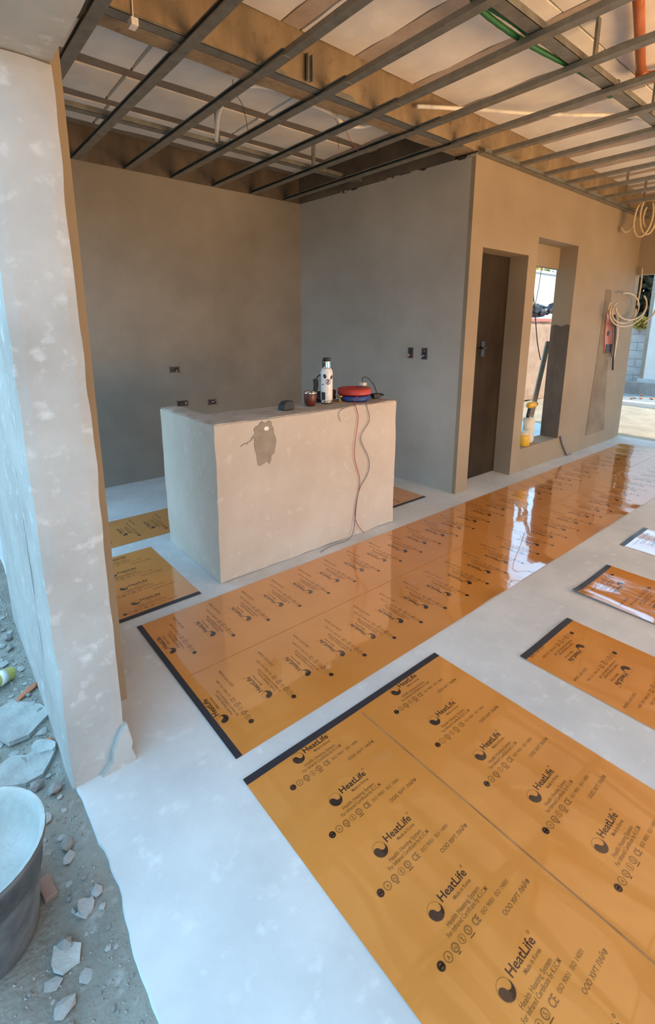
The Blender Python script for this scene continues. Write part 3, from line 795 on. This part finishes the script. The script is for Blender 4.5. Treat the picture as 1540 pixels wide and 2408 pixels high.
# junction box, coil and wires on the far part of the door wall
jb = empty('junction_box', (5.30, YF - 0.004, 1.40)); tag(jb, 'orange junction box set in the wall at the end of the room', 'junction box')
o = ragged([(-0.14, 0.24), (0.06, 0.26), (0.10, 0.02), (0.14, -0.24), (-0.06, -0.24), (-0.12, -0.02)], -0.012, 0.0, 9).build('box_body', M['orange_pipe'], jb)
MB().tube([(-0.035, -0.016, 0.0), (-0.035, -0.008, 0.0)], 0.030, 12).build('knockout', M['box_dark'], jb)
MB().box(-0.05, 0.11, -0.018, -0.008, -0.235, -0.13).build('cover_hole_shade', M['box_dark'], jb)  # dark disc and plate stand in for the shade of open holes
mb = MB()
loop(mb, (5.42, -0.03, 1.70), (0.46, 0.0, 0.03), (-0.04, 0.0, 0.17), 2.6, 8.0, 0.0095, 44)
loop(mb, (5.46, -0.07, 1.69), (0.50, -0.02, 0.06), (-0.05, 0.0, 0.20), 2.8, 6.9, 0.0095, 44)
loop(mb, (5.38, -0.05, 1.66), (0.36, 0.0, 0.02), (-0.03, 0.0, 0.14), 2.3, 6.4, 0.0095, 44)
loop(mb, (5.44, -0.10, 1.73), (0.42, -0.02, 0.02), (-0.03, 0.0, 0.17), 3.2, 6.2, 0.0095, 44)
mb.tube(smooth_path([(5.85, -0.02, 1.75), (5.88, -0.02, 2.0), (5.90, 0.0, 2.2)], 4), 0.0095, 7)
mb.tube(smooth_path([(5.92, -0.10, 1.52), (6.0, -0.16, 1.62), (6.03, -0.18, 1.72)], 4), 0.0095, 7)
tag(mb.build('conduit_coil', M['beige_pvc'], smooth=True), 'loose coil of beige conduit sprouting from the wall above the junction box', 'conduit')
for k, (dx, bz, m_, lab) in enumerate([(0.0, 0.95, 'black', 'black cable hanging from the junction box, the longest'), (0.07, 1.05, 'bag', 'pale cable hanging from the junction box beside the black one'), (-0.06, 1.12, 'grey_wire', 'grey cable hanging from the junction box, nearest its orange body')]):
    wire('hanging_cable', [(5.36 + dx, YF - 0.03, 1.62), (5.40 + dx, YF - 0.045, 1.42), (5.44 + dx * .6, YF - 0.04, 1.20), (5.45 + dx * 0.4 + 0.05 * (k == 0), YF - 0.035, bz)], 0.011, M[m_], lab, 'cable')

# ------------------------------------------------------------------ heating film sheets with their print
def text_mesh(body, width=None, cap=None, off=0.0, mi=0):
    c = bpy.data.curves.new('t', 'FONT')
    c.body = body
    c.size = 1.0
    c.resolution_u = 2
    c.offset = off
    o = bpy.data.objects.new('t', c)
    COL.objects.link(o)
    dg = bpy.context.evaluated_depsgraph_get()
    me = bpy.data.meshes.new_from_object(o.evaluated_get(dg))
    vs = [v.co.copy() for v in me.vertices]
    fs = [tuple(p.vertices) for p in me.polygons]
    bpy.data.objects.remove(o); bpy.data.curves.remove(c); bpy.data.meshes.remove(me)
    x0, x1 = min(v.x for v in vs), max(v.x for v in vs)
    y1 = max(v.y for v in vs)
    sx = width / (x1 - x0)
    sy = cap / max(y1, 1e-6) if cap else sx
    return [((v.x - x0) * sx, v.y * sy) for v in vs], fs

def print_mesh(fine=True):
    m_ = MB()
    Z = 0.0
    def txt(body, x, y, width, cap, mi, off=0.0):
        v, f = text_mesh(body, width, cap, off)
        m_.add([(x + a, y + b, Z) for a, b in v], f, mi)
    # yin-yang emblem: thin ring, dark drop in the lower half
    n = 28; r = 0.0225
    ring = [(r * math.cos(2 * math.pi * k / n), r * math.sin(2 * math.pi * k / n)) for k in range(n)]
    inn = [(x * 0.95, y * 0.95) for x, y in ring]
    m_.add([(x, y, Z) for x, y in ring + inn], [(k, (k + 1) % n, n + (k + 1) % n, n + k) for k in range(n)], 2)
    rr = r * 0.97
    P = [(rr * math.cos(math.radians(a)), rr * math.sin(math.radians(a))) for a in range(-170, 26, 12)]
    P += [(rr / 2 * 0.92 + rr / 2 * 0.92 * math.cos(math.radians(a)), 0.004 + rr / 2 * math.sin(math.radians(a)) * 0.92) for a in range(-10, -181, -17)][1:]
    P += [(-rr / 2 + rr / 2 * math.cos(math.radians(a)), rr / 2 * math.sin(math.radians(a))) for a in range(0, 181, 18)][1:]
    m_.add([(x, y, Z) for x, y in P], [tuple(range(len(P)))], 0)
    emblem = m_
    m_ = MB()
    txt('HeatLife', 0.030, 0.001, 0.108, 0.0215, 0, 0.012)
    txt('Made in Korea', 0.060, -0.0165, 0.072, 0.0095, 1, 0.01)
    txt('Health Heating System', -0.002, -0.043, 0.135, 0.0115, 1, 0.004)
    txt('For Infrared Certificate by K.I.C.M', -0.020, -0.058, 0.168, 0.0115, 1, 0.004)
    # row of certification marks
    def ringmark(x, y, r, mi, w=0.72):
        n = 16
        a = [(x + r * math.cos(2 * math.pi * k / n), y + r * math.sin(2 * math.pi * k / n), Z) for k in range(n)]
        b = [(x + r * w * math.cos(2 * math.pi * k / n), y + r * w * math.sin(2 * math.pi * k / n), Z) for k in range(n)]
        m_.add(a + b, [(k, (k + 1) % n, n + (k + 1) % n, n + k) for k in range(n)], mi)
    ringmark(-0.079, -0.078, 0.0105, 0, 0.45); m_.box(-0.0855, -0.0725, -0.081, -0.075, Z, Z + 1e-5, 0)
    ringmark(-0.052, -0.078, 0.0115, 1, 0.84); txt('A', -0.056, -0.083, 0.008, 0.009, 1)
    ringmark(-0.024, -0.078, 0.0105, 1, 0.74); txt('N', -0.028, -0.083, 0.008, 0.009, 1); m_.box(-0.029, -0.019, -0.0925, -0.0905, Z, Z + 1e-5, 1)
    ringmark(0.003, -0.078, 0.0100, 1, 0.88); txt('t', 0.0005, -0.0835, 0.005, 0.012, 1, 0.02)
    ringmark(0.030, -0.077, 0.0105, 1, 0.76); txt('S', 0.0265, -0.082, 0.007, 0.010, 1); m_.box(0.021, 0.039, -0.0925, -0.0905, Z, Z + 1e-5, 1)
    txt('CE', 0.052, -0.087, 0.023, 0.018, 1, 0.015)
    txt('ISO 9001', 0.088, -0.084, 0.052, 0.0105, 1)
    txt('ISO 14001', 0.152, -0.084, 0.055, 0.0105, 1)
    txt('ООО ХИТ ЛАЙФ', 0.130, -0.122, 0.124, 0.0150, 1, 0.014)
    # registered mark
    ringmark(0.141, 0.024, 0.0038, 1, 0.6)
    inks = [M['ink'], M['ink2'], M['ink3']]
    return {'printed_emblem': emblem.mesh('printed_emblem', inks), 'printed_lettering': m_.mesh('printed_lettering', inks)}
PRINTS = print_mesh()

FILMS = []
def film(name, x0, x1, y0, y1, label, marks, tape=None, crease=None, lift=None, seed=0, tape_w=0.030, group='orange heating film sheets on the floor'):
    """sheet of film with real thickness lying on the screed; wavy by a few millimetres"""
    cx, cy = (x0 + x1) / 2, (y0 + y1) / 2
    e = empty(name, (cx, cy, 0))
    tag(e, label, 'heating film', group)
    def hz(x, y):
        z = 0.0022 + 0.0010 * noise.noise(Vector((x * 2.2, y * 3.1, seed))) + 0.0009 * noise.noise(Vector((x * 7, y * 4, seed + 5)))
        if lift: z += lift(x, y)
        return max(z, 0.0012)
    nx, ny = max(4, int((x1 - x0) / 0.035)), max(4, int((y1 - y0) / 0.035))
    m_ = MB()
    X = [x0 + (x1 - x0) * i / nx for i in range(nx + 1)]
    Y = [y0 + (y1 - y0) * j / ny for j in range(ny + 1)]
    N = (nx + 1) * (ny + 1)
    top = [(x - cx, y - cy, hz(x, y)) for y in Y for x in X]
    bot = [(x, y, z - 0.0008) for x, y, z in top]
    q = [(j * (nx + 1) + i, j * (nx + 1) + i + 1, (j + 1) * (nx + 1) + i + 1, (j + 1) * (nx + 1) + i) for j in range(ny) for i in range(nx)]
    m_.add(top + bot, q + [tuple(N + i for i in reversed(f)) for f in q])
    rim = [i for i in range(nx + 1)] + [j * (nx + 1) + nx for j in range(1, ny + 1)] + [ny * (nx + 1) + i for i in range(nx - 1, -1, -1)] + [j * (nx + 1) for j in range(ny - 1, 0, -1)]
    for k in range(len(rim)):
        i_, j_ = rim[k], rim[(k + 1) % len(rim)]
        m_.add([top[i_], bot[i_], bot[j_], top[j_]], [(0, 1, 2, 3)])
    fo = m_.build('film_sheet', M['film'], e, smooth=True)
    fo.data.polygons.foreach_set('use_smooth', [i < 2 * len(q) for i in range(len(fo.data.polygons))])
    def gz(x, y):
        fx = min(max((x - x0) / (x1 - x0) * nx, 0), nx - 1e-6); fy = min(max((y - y0) / (y1 - y0) * ny, 0), ny - 1e-6)
        i, j = int(fx), int(fy); a, b = fx - i, fy - j
        t = lambda i_, j_: top[j_ * (nx + 1) + i_][2]
        return t(i, j) * (1 - a) * (1 - b) + t(i + 1, j) * a * (1 - b) + t(i, j + 1) * (1 - a) * b + t(i + 1, j + 1) * a * b
    def ribbon(nm, a, b, w, mat, dz):
        a, b = Vector(a), Vector(b)
        d = (b - a); L = d.length; d.normalize(); nrm = Vector((-d.y, d.x))
        k = max(4, int(L / 0.035)); r = MB(); vs = []
        for i in range(k + 1):
            p = a + d * (L * i / k)
            for s_ in (0, 1):
                pp = p + nrm * w * s_
                vs.append((pp.x - cx, pp.y - cy, hz(pp.x, pp.y) + dz))
        n_ = len(vs)
        vs += [(x, y, z - dz * 0.8) for x, y, z in vs]
        fs = [(2 * i, 2 * i + 2, 2 * i + 3, 2 * i + 1) for i in range(k)] + [(2 * i, n_ + 2 * i, n_ + 2 * i + 2, 2 * i + 2) for i in range(k)] + [(2 * i + 1, 2 * i + 3, n_ + 2 * i + 3, n_ + 2 * i + 1) for i in range(k)]
        r.add(vs, fs)
        return r.build(nm, mat, e)
    if tape == 'x0': ribbon('end_tape', (x0 - 0.004, y1), (x0 - 0.004, y0), tape_w, M['tape'], 0.0012)
    if tape == 'y1': ribbon('end_tape', (x1, y1 + 0.004), (x0, y1 + 0.004), tape_w, M['tape'], 0.0012)
    if tape == 'y0': ribbon('end_tape', (x0, y0 - 0.004), (x1, y0 - 0.004), tape_w, M['tape'], 0.0012)
    if crease: ribbon('crease', crease[0], crease[1], 0.0055 if seed == 2 else 0.003, M['seam'] if seed == 2 else M['seam_faint'], 0.0006)
    for px_, py_, rz in marks:
        if not (x0 - 0.1 < px_ < x1 + 0.1 and y0 - 0.1 < py_ < y1 + 0.1): continue
        c_, s_ = math.cos(rz), math.sin(rz)
        for nm, src in PRINTS.items():                     # the print lies on the waves of its sheet
            pm = src.copy()
            co = [0.0] * (3 * len(pm.vertices))
            src.vertices.foreach_get('co', co)
            for i in range(0, len(co), 3):
                co[i + 2] = gz(px_ + c_ * co[i] - s_ * co[i + 1], py_ + s_ * co[i] + c_ * co[i + 1]) + 0.0005 - 0.0022
            pm.vertices.foreach_set('co', co)
            pm.update()
            put(nm, pm, e, (px_ - cx, py_ - cy, 0.0022), rz)
    return e
half = math.pi / 2
mk = [(-0.476 + 0.2 * k, -0.919, half) for k in range(31)] + [(-0.467 + 0.2015 * k, -0.402, half) for k in range(31)]
def lift_strip(x, y):
    d = max(0.0, (-1.03 - y) / 0.08)
    return 0.012 * d * d * max(0, noise.noise(Vector((x * 4.3, 2.2, 0))) + 0.25) * min(1, max(0, (x - 0.6) / 0.5)) + 0.003 * max(0, noise.noise(Vector((x * 3, y * 1.2, 8)))) * min(1, max(0, x - 1.2))
film('heating_film', -0.522, 5.66, -1.11, -0.111, 'longest orange heating film strip running past the counter to the far opening', mk, 'x0', ((5.6, -0.612), (-0.48, -0.612)), lift_strip, 1, 0.025)
mk = [(-0.357, -1.246 - 0.199 * k, 0) for k in range(12)] + [(0.142, -1.245 - 0.2005 * k, 0) for k in range(12)]
film('heating_film', -0.548, 0.463, -3.6, -1.198, 'wide orange heating film sheet with two columns of print in the foreground', mk, 'y1', ((-0.040, -3.5), (-0.040, -1.24)), None, 2, 0.027)
mk = [(1.025, -1.612 - 0.196 * k, math.pi) for k in range(10)]
def lift_c(x, y): return 0.006 * max(0, 1 - abs(y + 1.47) / 0.06) * max(0, noise.noise(Vector((x * 5, 3, 1))) + 0.3)
film('heating_film', 0.743, 1.215, -3.6, -1.465, 'narrow orange heating film sheet just right of the wide foreground sheet', mk, 'y1', None, lift_c, 3)
mk = [(1.805, -1.506 - 0.2 * k, math.pi) for k in range(10)]
def lift_d(x, y):
    return 0.016 * max(0, 1 - min(abs(x - 1.985), abs(x - 1.50)) / 0.09) ** 2 * max(0, noise.noise(Vector((x * 3, y * 5, 1))) + 0.35) + 0.004 * noise.noise(Vector((x * 6, y * 3, 4)))
film('heating_film', 1.50, 1.985, -3.6, -1.36, 'narrow orange heating film sheet with shiny curled edges, second from the right', mk, 'y1', None, lift_d, 4)
mk = [(2.656, -1.43 - 0.2 * k, math.pi) for k in range(10)]
film('heating_film', 2.376, 2.840, -3.6, -1.295, 'narrow orange heating film sheet at the right picture edge, farthest of the row', mk, 'y1', None, lift_d, 5)
mk = [(-0.456, 0.309 - 0.195 * k, 0) for k in range(-2, 2)]
film('heating_film', -0.66, -0.137, -0.022, 0.752, 'small orange heating film sheet between the wall end and the counter', mk, 'y0', None, None, 6)
mk = [(-0.209 + 0.2 * k, 1.07, half) for k in range(-2, 12)]
film('heating_film', -0.66, 1.95, 0.90, 1.385, 'orange heating film strip on the kitchen floor behind the counter', mk, None, None, None, 7)
film('heating_film', 1.57, 2.105, 0.195, 0.80, 'small orange heating film sheet showing past the right end of the counter', [(1.75, 0.35, half)], 'y0', None, None, 8)

# ------------------------------------------------------------------ outside the doorway: tub, rubble
tb = empty('mortar_tub', (-1.262, -1.137, -0.045)); tag(tb, 'round black plastic mortar tub with dried cement at the left edge', 'tub')
mb = MB().lathe([(0.0, 0.004), (0.118, 0.0), (0.124, 0.006), (0.150, 0.20), (0.160, 0.272), (0.168, 0.278), (0.170, 0.290), (0.167, 0.295), (0.161, 0.290), (0.153, 0.20), (0.0, 0.19)], 48); mb.build('tub_wall', M['tub'], tb, smooth=True)
mb = MB()
n = 40
vs = [(0, 0, 0.215)]
for rr in (0.04, 0.08, 0.11, 0.135, 0.150, 0.160, 0.169):
    for k in range(n):
        a = 2 * math.pi * k / n
        z = {0.04: 0.222, 0.08: 0.224, 0.11: 0.227, 0.135: 0.236, 0.150: 0.262, 0.160: 0.296, 0.169: 0.2975}[rr]
        if rr < 0.14: z += 0.007 * noise.noise(Vector((rr * 40 * math.cos(a), rr * 40 * math.sin(a), 2)))
        vs.append((rr * math.cos(a), rr * math.sin(a), z))
fs = [(0, 1 + k, 1 + (k + 1) % n) for k in range(n)] + [(1 + r * n + k, 1 + (r + 1) * n + k, 1 + (r + 1) * n + (k + 1) % n, 1 + r * n + (k + 1) % n) for r in range(6) for k in range(n)]
mb.add(vs, fs)
o = mb.build('mortar_crust', M['mortar_wet'], tb, smooth=True); o['label'] = 'pale dried mortar crust lining the tub'

def stone_mesh(seed, flat=0.6, mat='chip'):
    rr = random.Random(seed)
    bm = bmesh.new()
    bmesh.ops.create_icosphere(bm, subdivisions=1, radius=1.0)
    for v in bm.verts:
        v.co *= 1 + rr.uniform(-0.28, 0.28)
        v.co.z *= flat
    me = bpy.data.meshes.new('stone')
    bm.to_mesh(me); bm.free()
    me.materials.append(M[mat])
    return me
CH_ = [stone_mesh(s, f, 'chip') for s, f in ((1, 0.5), (2, 0.35), (3, 0.7), (4, 0.3))]
ST_ = [stone_mesh(s, f, 'stone') for s, f in ((5, 0.6), (6, 0.7), (7, 0.5))]
BR_ = [stone_mesh(s, f, 'brick') for s, f in ((8, 0.5), (9, 0.4))]
def drop(name, me, x, y, s, rz, stretch=(1, 1, 1), label='', cat='stone', group=None):
    zmin = min(v.co.z for v in me.vertices)
    o = put(name, me, None, (x, y, dirt_z(x, y) - zmin * s * stretch[2] * 0.8), rz, tuple(s * k for k in stretch))
    return tag(o, label, cat, group)
k = 0
spots = []
while k < 130:
    x = R.uniform(-1.32, -1.005); y = R.uniform(-1.75, 0.7)
    if R.random() < 0.45: x = -1.005 - abs(R.gauss(0, 0.06))
    if math.hypot(x + 1.262, y + 1.137) < 0.19: continue
    s = R.choice([0.006, 0.008, 0.010, 0.013, 0.017, 0.022]) * (1.0 if y < -0.9 else 1.5)
    if any(math.hypot(x - a, y - b) < (s + c) * 1.05 for a, b, c in spots): continue
    if x + s * 1.3 > -0.992: continue
    spots.append((x, y, s)); k += 1
    zone = 'far along the foot of the outside wall' if y > -0.2 else 'near the slab pieces beside the wall end' if y > -0.87 else 'in the front of the dirt below the tub' if y < -1.35 else 'between the tub and the screed edge'
    size = 'large' if s > 0.016 else 'small'
    if R.random() < 0.62:
        drop('plaster_chip', R.choice(CH_), x, y, s, R.uniform(0, 6.3), (R.uniform(0.8, 1.4), 1, R.uniform(0.5, 1)), f'{size} pale plaster chip on the dirt {zone}', 'plaster chip', 'plaster chips on the dirt')
    else:
        drop('pebble', R.choice(ST_), x, y, s * 0.9, R.uniform(0, 6.3), (R.uniform(0.8, 1.3), 1, 1), f'{size} dark grey pebble on the dirt {zone}', 'pebble', 'pebbles on the dirt')
# distinctive pieces
drop('brick_fragment', BR_[0], -1.025, -0.27, 0.030, 0.7, (1.9, 0.55, 0.8), 'long orange brick fragment near the yellow cup by the wall', 'brick fragment')
drop('brick_fragment', BR_[1], -1.062, -0.47, 0.026, 0.9, (1.9, 0.45, 0.7), 'thin orange brick sliver on the grey slab piece', 'brick fragment')
drop('brick_fragment', BR_[0], -1.006, -0.60, 0.018, 1.9, (1.5, 0.6, 0.8), 'small orange brick bit touching the foot of the wall end', 'brick fragment')
drop('brick_fragment', BR_[1], -1.02, 1.25, 0.05, 0.3, (1.2, 0.8, 1), 'red brick piece far along the outside wall', 'brick fragment')
def slab(name, x, y, rx, ry, rz, h, seed, mat, label):
    m_ = MB().prism(blob_poly(0, 0, rx, ry, seed, 11, 0.35), 0, h)
    o = m_.build(name, M[mat], loc=(x, y, dirt_z(x, y) + 0.004)); o.rotation_euler = (R.uniform(-.06, .06), R.uniform(-.06, .06), rz)
    return tag(o, label, 'slab piece')
slab('concrete_slab_piece', -1.085, -0.40, 0.085, 0.11, 0.3, 0.018, 21, 'chip', 'flat grey concrete slab piece below the brick fragments')
slab('concrete_slab_piece', -1.100, -0.66, 0.08, 0.075, 0.1, 0.016, 22, 'chip', 'flat grey slab piece just above the mortar tub')
slab('concrete_slab_piece', -1.030, -0.62, 0.026, 0.045, 0.6, 0.014, 23, 'mortar_wet', 'white angular plaster slab leaning at the wall foot')
slab('concrete_slab_piece', -1.11, -1.315, 0.030, 0.038, 0.8, 0.010, 24, 'mortar_wet', 'whitish flat plaster flake below the tub')
slab('concrete_slab_piece', -1.045, -1.245, 0.018, 0.020, 0.4, 0.014, 25, 'chip', 'thick pale plaster lump between tub and screed edge')
mb = MB().box(-0.016, 0.016, -0.035, 0.035, 0, 0.016)
o = mb.build('brick_fragment', plain('dusty_brick', (0.30, 0.19, 0.15), 0.9), loc=(-1.114, -1.120, dirt_z(-1.114, -1.120) - 0.003), bevel=0.003); o.rotation_euler = (0, 0, 0.15)
tag(o, 'dusty pinkish brick bit lying against the side of the tub', 'brick fragment')
cup = empty('yellow_cup', (-1.100, -0.135, dirt_z(-1.10, -0.135) + 0.034)); cup.rotation_euler = (math.radians(80), 0, math.radians(-62))
tag(cup, 'pale yellow plastic cup lying on its side in the rubble', 'cup')
MB().lathe([(0.0, -0.05), (0.026, -0.05), (0.032, 0.045), (0.035, 0.05), (0.033, 0.052), (0.029, 0.045), (0.024, -0.046)], 24).build('cup_wall', M['yellow_pale'], cup, smooth=True)
MB().lathe([(0.0285, -0.015), (0.0300, -0.015), (0.0315, 0.012), (0.0302, 0.012)], 24).build('cup_band', M['flask'], cup, smooth=True)
# grit nobody could count
mb = MB()
for k in range(2600):
    x = R.uniform(-1.5, -0.99); y = R.uniform(-1.9, 0.9)
    if R.random() < 0.4: x = -0.995 - abs(R.gauss(0, 0.05))
    if math.hypot(x + 1.262, y + 1.137) < 0.135: continue
    s = R.uniform(0.0015, 0.0050) * (1 if y < -0.8 else 1.5); z = dirt_z(x, y) + s * 0.3
    a = R.uniform(0, 6.28)
    vs = [(x + s * math.cos(a + 2.1 * j) * R.uniform(.7, 1.2), y + s * math.sin(a + 2.1 * j) * R.uniform(.7, 1.2), z - s * 0.5) for j in range(3)] + [(x, y, z + s * 0.7)]
    mb.add(vs, [(0, 1, 3), (1, 2, 3), (2, 0, 3), (0, 2, 1)], 0 if R.random() < 0.6 else 1)
g = mb.build('gravel_grit', [M['chip'], M['stone']])
tag(g, 'fine grey grit and crumbs strewn over the dirt', 'gravel', kind='stuff')

# ------------------------------------------------------------------ in and behind the window opening
yt = empty('yellow_can', (3.640, 0.150, WZ0)); tag(yt, 'yellow plastic can standing on the window sill', 'can')
MB().lathe([(0.062, 0), (0.066, 0.004), (0.066, 0.11), (0.060, 0.118)], 24).build('can_body', M['yellow'], yt, smooth=True)
MB().lathe([(0.060, 0.117), (0.050, 0.122), (0.046, 0.150), (0.0, 0.152)], 24).build('can_lid', M['bag'], yt, smooth=True)
mb = MB()
rough_box(mb, -0.06, 0.06, -0.05, 0.05, 0.0, 0.27, 0.03, 0.016, 14)
tag(mb.build('paper_bag', M['bag'], smooth=True, loc=(3.83, 0.205, WZ0)), 'crumpled white and cream bag on the window sill', 'bag')
dr = empty('drill', (3.865, 0.205, WZ0 + 0.365)); tag(dr, 'yellow and black power drill lying on the crumpled bag', 'drill')
MB().tube([(-0.09, 0, 0.04), (-0.06, 0, 0.04), (0.05, 0, 0.04), (0.06, 0, 0.04)], 0.03, 14, rad=[0.02, 0.035, 0.035, 0.022]).build('motor_housing', M['yellow'], dr, smooth=True)
MB().tube([(0.06, 0, 0.04), (0.10, 0, 0.04), (0.115, 0, 0.04)], 0.02, 12, rad=[0.021, 0.019, 0.008]).build('chuck', M['black'], dr, smooth=True)
MB().tube([(-0.04, 0, 0.035), (-0.065, 0, -0.06), (-0.075, 0, -0.09)], 0.018, 10).build('grip', M['black'], dr, smooth=True)
mb = MB().tube([(4.05, 0.36, 0.02), (4.62, 0.47, 1.30)], 0.032, 4)
tag(mb.build('timber_prop', M['wood']), 'grey timber prop leaning outside the window', 'timber')
wire('hanging_cable', [(4.02, 0.40, 2.08), (4.04, 0.40, 1.84), (4.14, 0.40, 1.55), (4.25, 0.41, 1.30), (4.40, 0.43, 1.10)], 0.006, M['black'], 'dark cable slanting down outside the window', 'cable')
wire('hanging_cable', [(4.20, 0.42, 2.08), (4.17, 0.42, 1.85), (4.12, 0.42, 1.66)], 0.004, M['grey_wire'], 'thin grey cable in the upper part of the window', 'cable')
mb = MB(); loop(mb, (4.42, 0.52, 0.04), (0.16, 0, 0), (0, 0.12, 0), 0, 19, 0.008, 90, (0, 0, 0.10))
tag(mb.build('wire_coil', M['grey_wire'], smooth=True), 'loose grey wire coil on the ground outside the window', 'wire')
wire('grey_cable', [(4.31, YF - 0.012, 0.262), (4.36, YF - 0.014, 0.18), (4.45, YF - 0.014, 0.08), (4.52, YF - 0.02, 0.008), (4.60, YF - 0.03, 0.006)], 0.010, M['grey_wire'], 'dark cable running from the window corner down to the floor', 'cable')

def brick_wall(name, x0, x1, y, z0, z1, bw, bh, mats, label, cat='wall', axis='x', th_=0.15):
    """coursed wall: every block its own mesh with recessed joints"""
    e = empty(name, (x0, y, z0)); tag(e, label, cat)
    back = MB().box(0.004, x1 - x0 - 0.004, 0.012, th_, 0, z1 - z0 - 0.004) if axis == 'x' else MB().box(0.012, th_, 0.004, x1 - x0 - 0.004, 0, z1 - z0 - 0.004)
    if axis == 'y': e.location = (y, x0, z0)
    back.build('wall_core', mats[1], e)
    me = (MB().box(0.006, bw - 0.006, 0, 0.02, 0.006, bh - 0.006) if axis == 'x' else MB().box(0, 0.02, 0.006, bw - 0.006, 0.006, bh - 0.006)).mesh('block', mats[0])
    j = 0; z = 0.0
    while z + bh <= z1 - z0 + 0.01:
        x = -bw / 2 if j % 2 else 0.0
        while x < x1 - x0 - 0.02:
            a, b = max(0, x), min(x1 - x0, x + bw)
            o = put('block', me, e, ((a if axis == 'x' else 0), (0 if axis == 'x' else a), z))
            if axis == 'x': o.scale = ((b - a) / bw, 1, 1)
            else: o.scale = (1, (b - a) / bw, 1)
            x += bw
        z += bh; j += 1
    return e
pw = empty('low_wall', (6.6, 2.72, -0.05)); tag(pw, 'sunlit pinkish rendered low yard wall seen through the window', 'wall')
mb = MB(); rough_box(mb, 0, 4.4, 0, 0.15, 0, 1.632, 0.12, 0.014, 4)
mb.build('rendered_face', M['pink_wall'], pw)
MB().box(-0.05, 4.4, -0.02, 0.17, 1.632, 1.69).build('coping', M['terracotta'], pw)
ww = empty('garden_wall', (8.0, 3.7, -0.06)); tag(ww, 'bright white boundary wall seen at the top of the window', 'wall')
MB().box(0, 7.5, 0, 0.2, 0, 2.78).build('wall_face', M['white_wall'], ww); MB().box(-0.03, 7.53, -0.03, 0.23, 2.78, 2.84).build('coping', M['white_wall'], ww)
mb = MB()
for k in range(14):
    a = Vector((R.uniform(9.0, 10.3), R.uniform(2.98, 3.25), 1.66 + R.uniform(0.0, 0.12)))
    rough_box(mb, a.x - 0.14, a.x + 0.14, a.y - 0.1, a.y + 0.1, a.z, a.z + R.uniform(0.1, 0.3), 0.1, 0.03, 9)
MB().box(8.4, 11.0, 2.95, 3.35, -0.06, 1.665).build('shelf', M['white_wall'], ww).location = (-8.0, -3.7, 0.06)
tag(mb.build('tarpaulin_heap', M['black']), 'dark heap of tarpaulin and scrap on the low wall', 'tarpaulin')
def foliage(name, c, rad, n, mat, label, trunk=True, leaf=0.09, seed=1):
    rr = random.Random(seed)
    e = empty(name, (c[0], c[1], -0.06)); tag(e, label, 'tree' if trunk else 'shrub')
    m_ = MB()
    for k in range(n):
        d = Vector((rr.gauss(0, 1), rr.gauss(0, 1), rr.gauss(0, 1))).normalized() * rr.uniform(0.5, 1.0)
        p = Vector((d.x * rad[0], d.y * rad[1], c[2] + d.z * rad[2]))
        ax = Vector((rr.gauss(0, 1), rr.gauss(0, 1), rr.gauss(0, 1))).normalized(); bx = ax.cross(Vector((rr.gauss(0, 1), rr.gauss(0, 1), rr.gauss(0, 1)))).normalized()
        s = leaf * rr.uniform(0.6, 1.3)
        m_.add([p - ax * s, p + bx * s * 0.45, p + ax * s, p - bx * s * 0.45], [(0, 1, 2, 3)])
    m_.build('crown', M[mat], e)
    if trunk: MB().tube([(0, 0, 0), (0.05, 0, c[2] * 0.5), (0, 0.05, c[2])], 0.1, 8, rad=[0.13, 0.1, 0.05]).build('trunk', M['bark'], e)
    return e
foliage('tree', (11.5, 5.0, 2.7), (2.6, 0.8, 0.55), 1600, 'leaf', 'sunlit yellow green tree above the white wall', True, 0.12, 3)

# beyond the end opening: block wall, white gate post, dark trees, kerb
brick_wall('block_wall', 0.6, 3.0, 12.2, -0.055, 1.5, 0.4, 0.195, (M['block'], M['block']), 'grey concrete block wall beyond the end opening', axis='y')
gp = empty('gate_post', (11.85, 0.58, -0.055)); tag(gp, 'tall white gate post on a step beyond the end opening', 'gate post')
MB().box(-0.1, 0.1, 0, 1.06, 0.36, 3.4).build('post_shaft', M['white_wall'], gp)
MB().box(-0.16, 0.16, -0.1, 1.16, 0.28, 0.36).build('post_base', M['block'], gp)
MB().box(-0.11, 0.11, 1.06, 1.13, 0.36, 3.4).build('post_edge', M['wood'], gp)
MB().box(-0.30, 0.25, -1.5, 1.4, 0.0, 0.28).build('step', M['asphalt'], gp)
foliage('shrub', (13.2, 2.6, 2.6), (0.5, 1.5, 1.7), 5200, 'leaf_dark', 'dark leafy thicket behind the block wall at the end', True, 0.13, 5)
foliage('shrub', (12.05, 1.95, 1.62), (0.12, 0.25, 0.16), 160, 'leaf', 'small yellow green plant on the grey block wall', False, 0.06, 6)
mb = MB().box(9.55, 9.75, -3.0, 2.9, -0.06, 0.03)
tag(mb.build('kerb', M['white_wall'], bevel=0.01), 'long pale kerb across the yard beyond the sand', 'kerb')
for k in range(12):
    x, y, s = R.uniform(10.6, 11.4), R.uniform(0.5, 2.0), R.uniform(0.03, 0.07)
    me = R.choice(BR_ + CH_)
    o = put('rubble_piece', me, None, (x, y, -0.055 + s * 0.45), R.uniform(0, 6), (s, s, s))
    tag(o, 'small rubble piece on the grey yard in front of the block wall', 'rubble', 'rubble by the block wall')
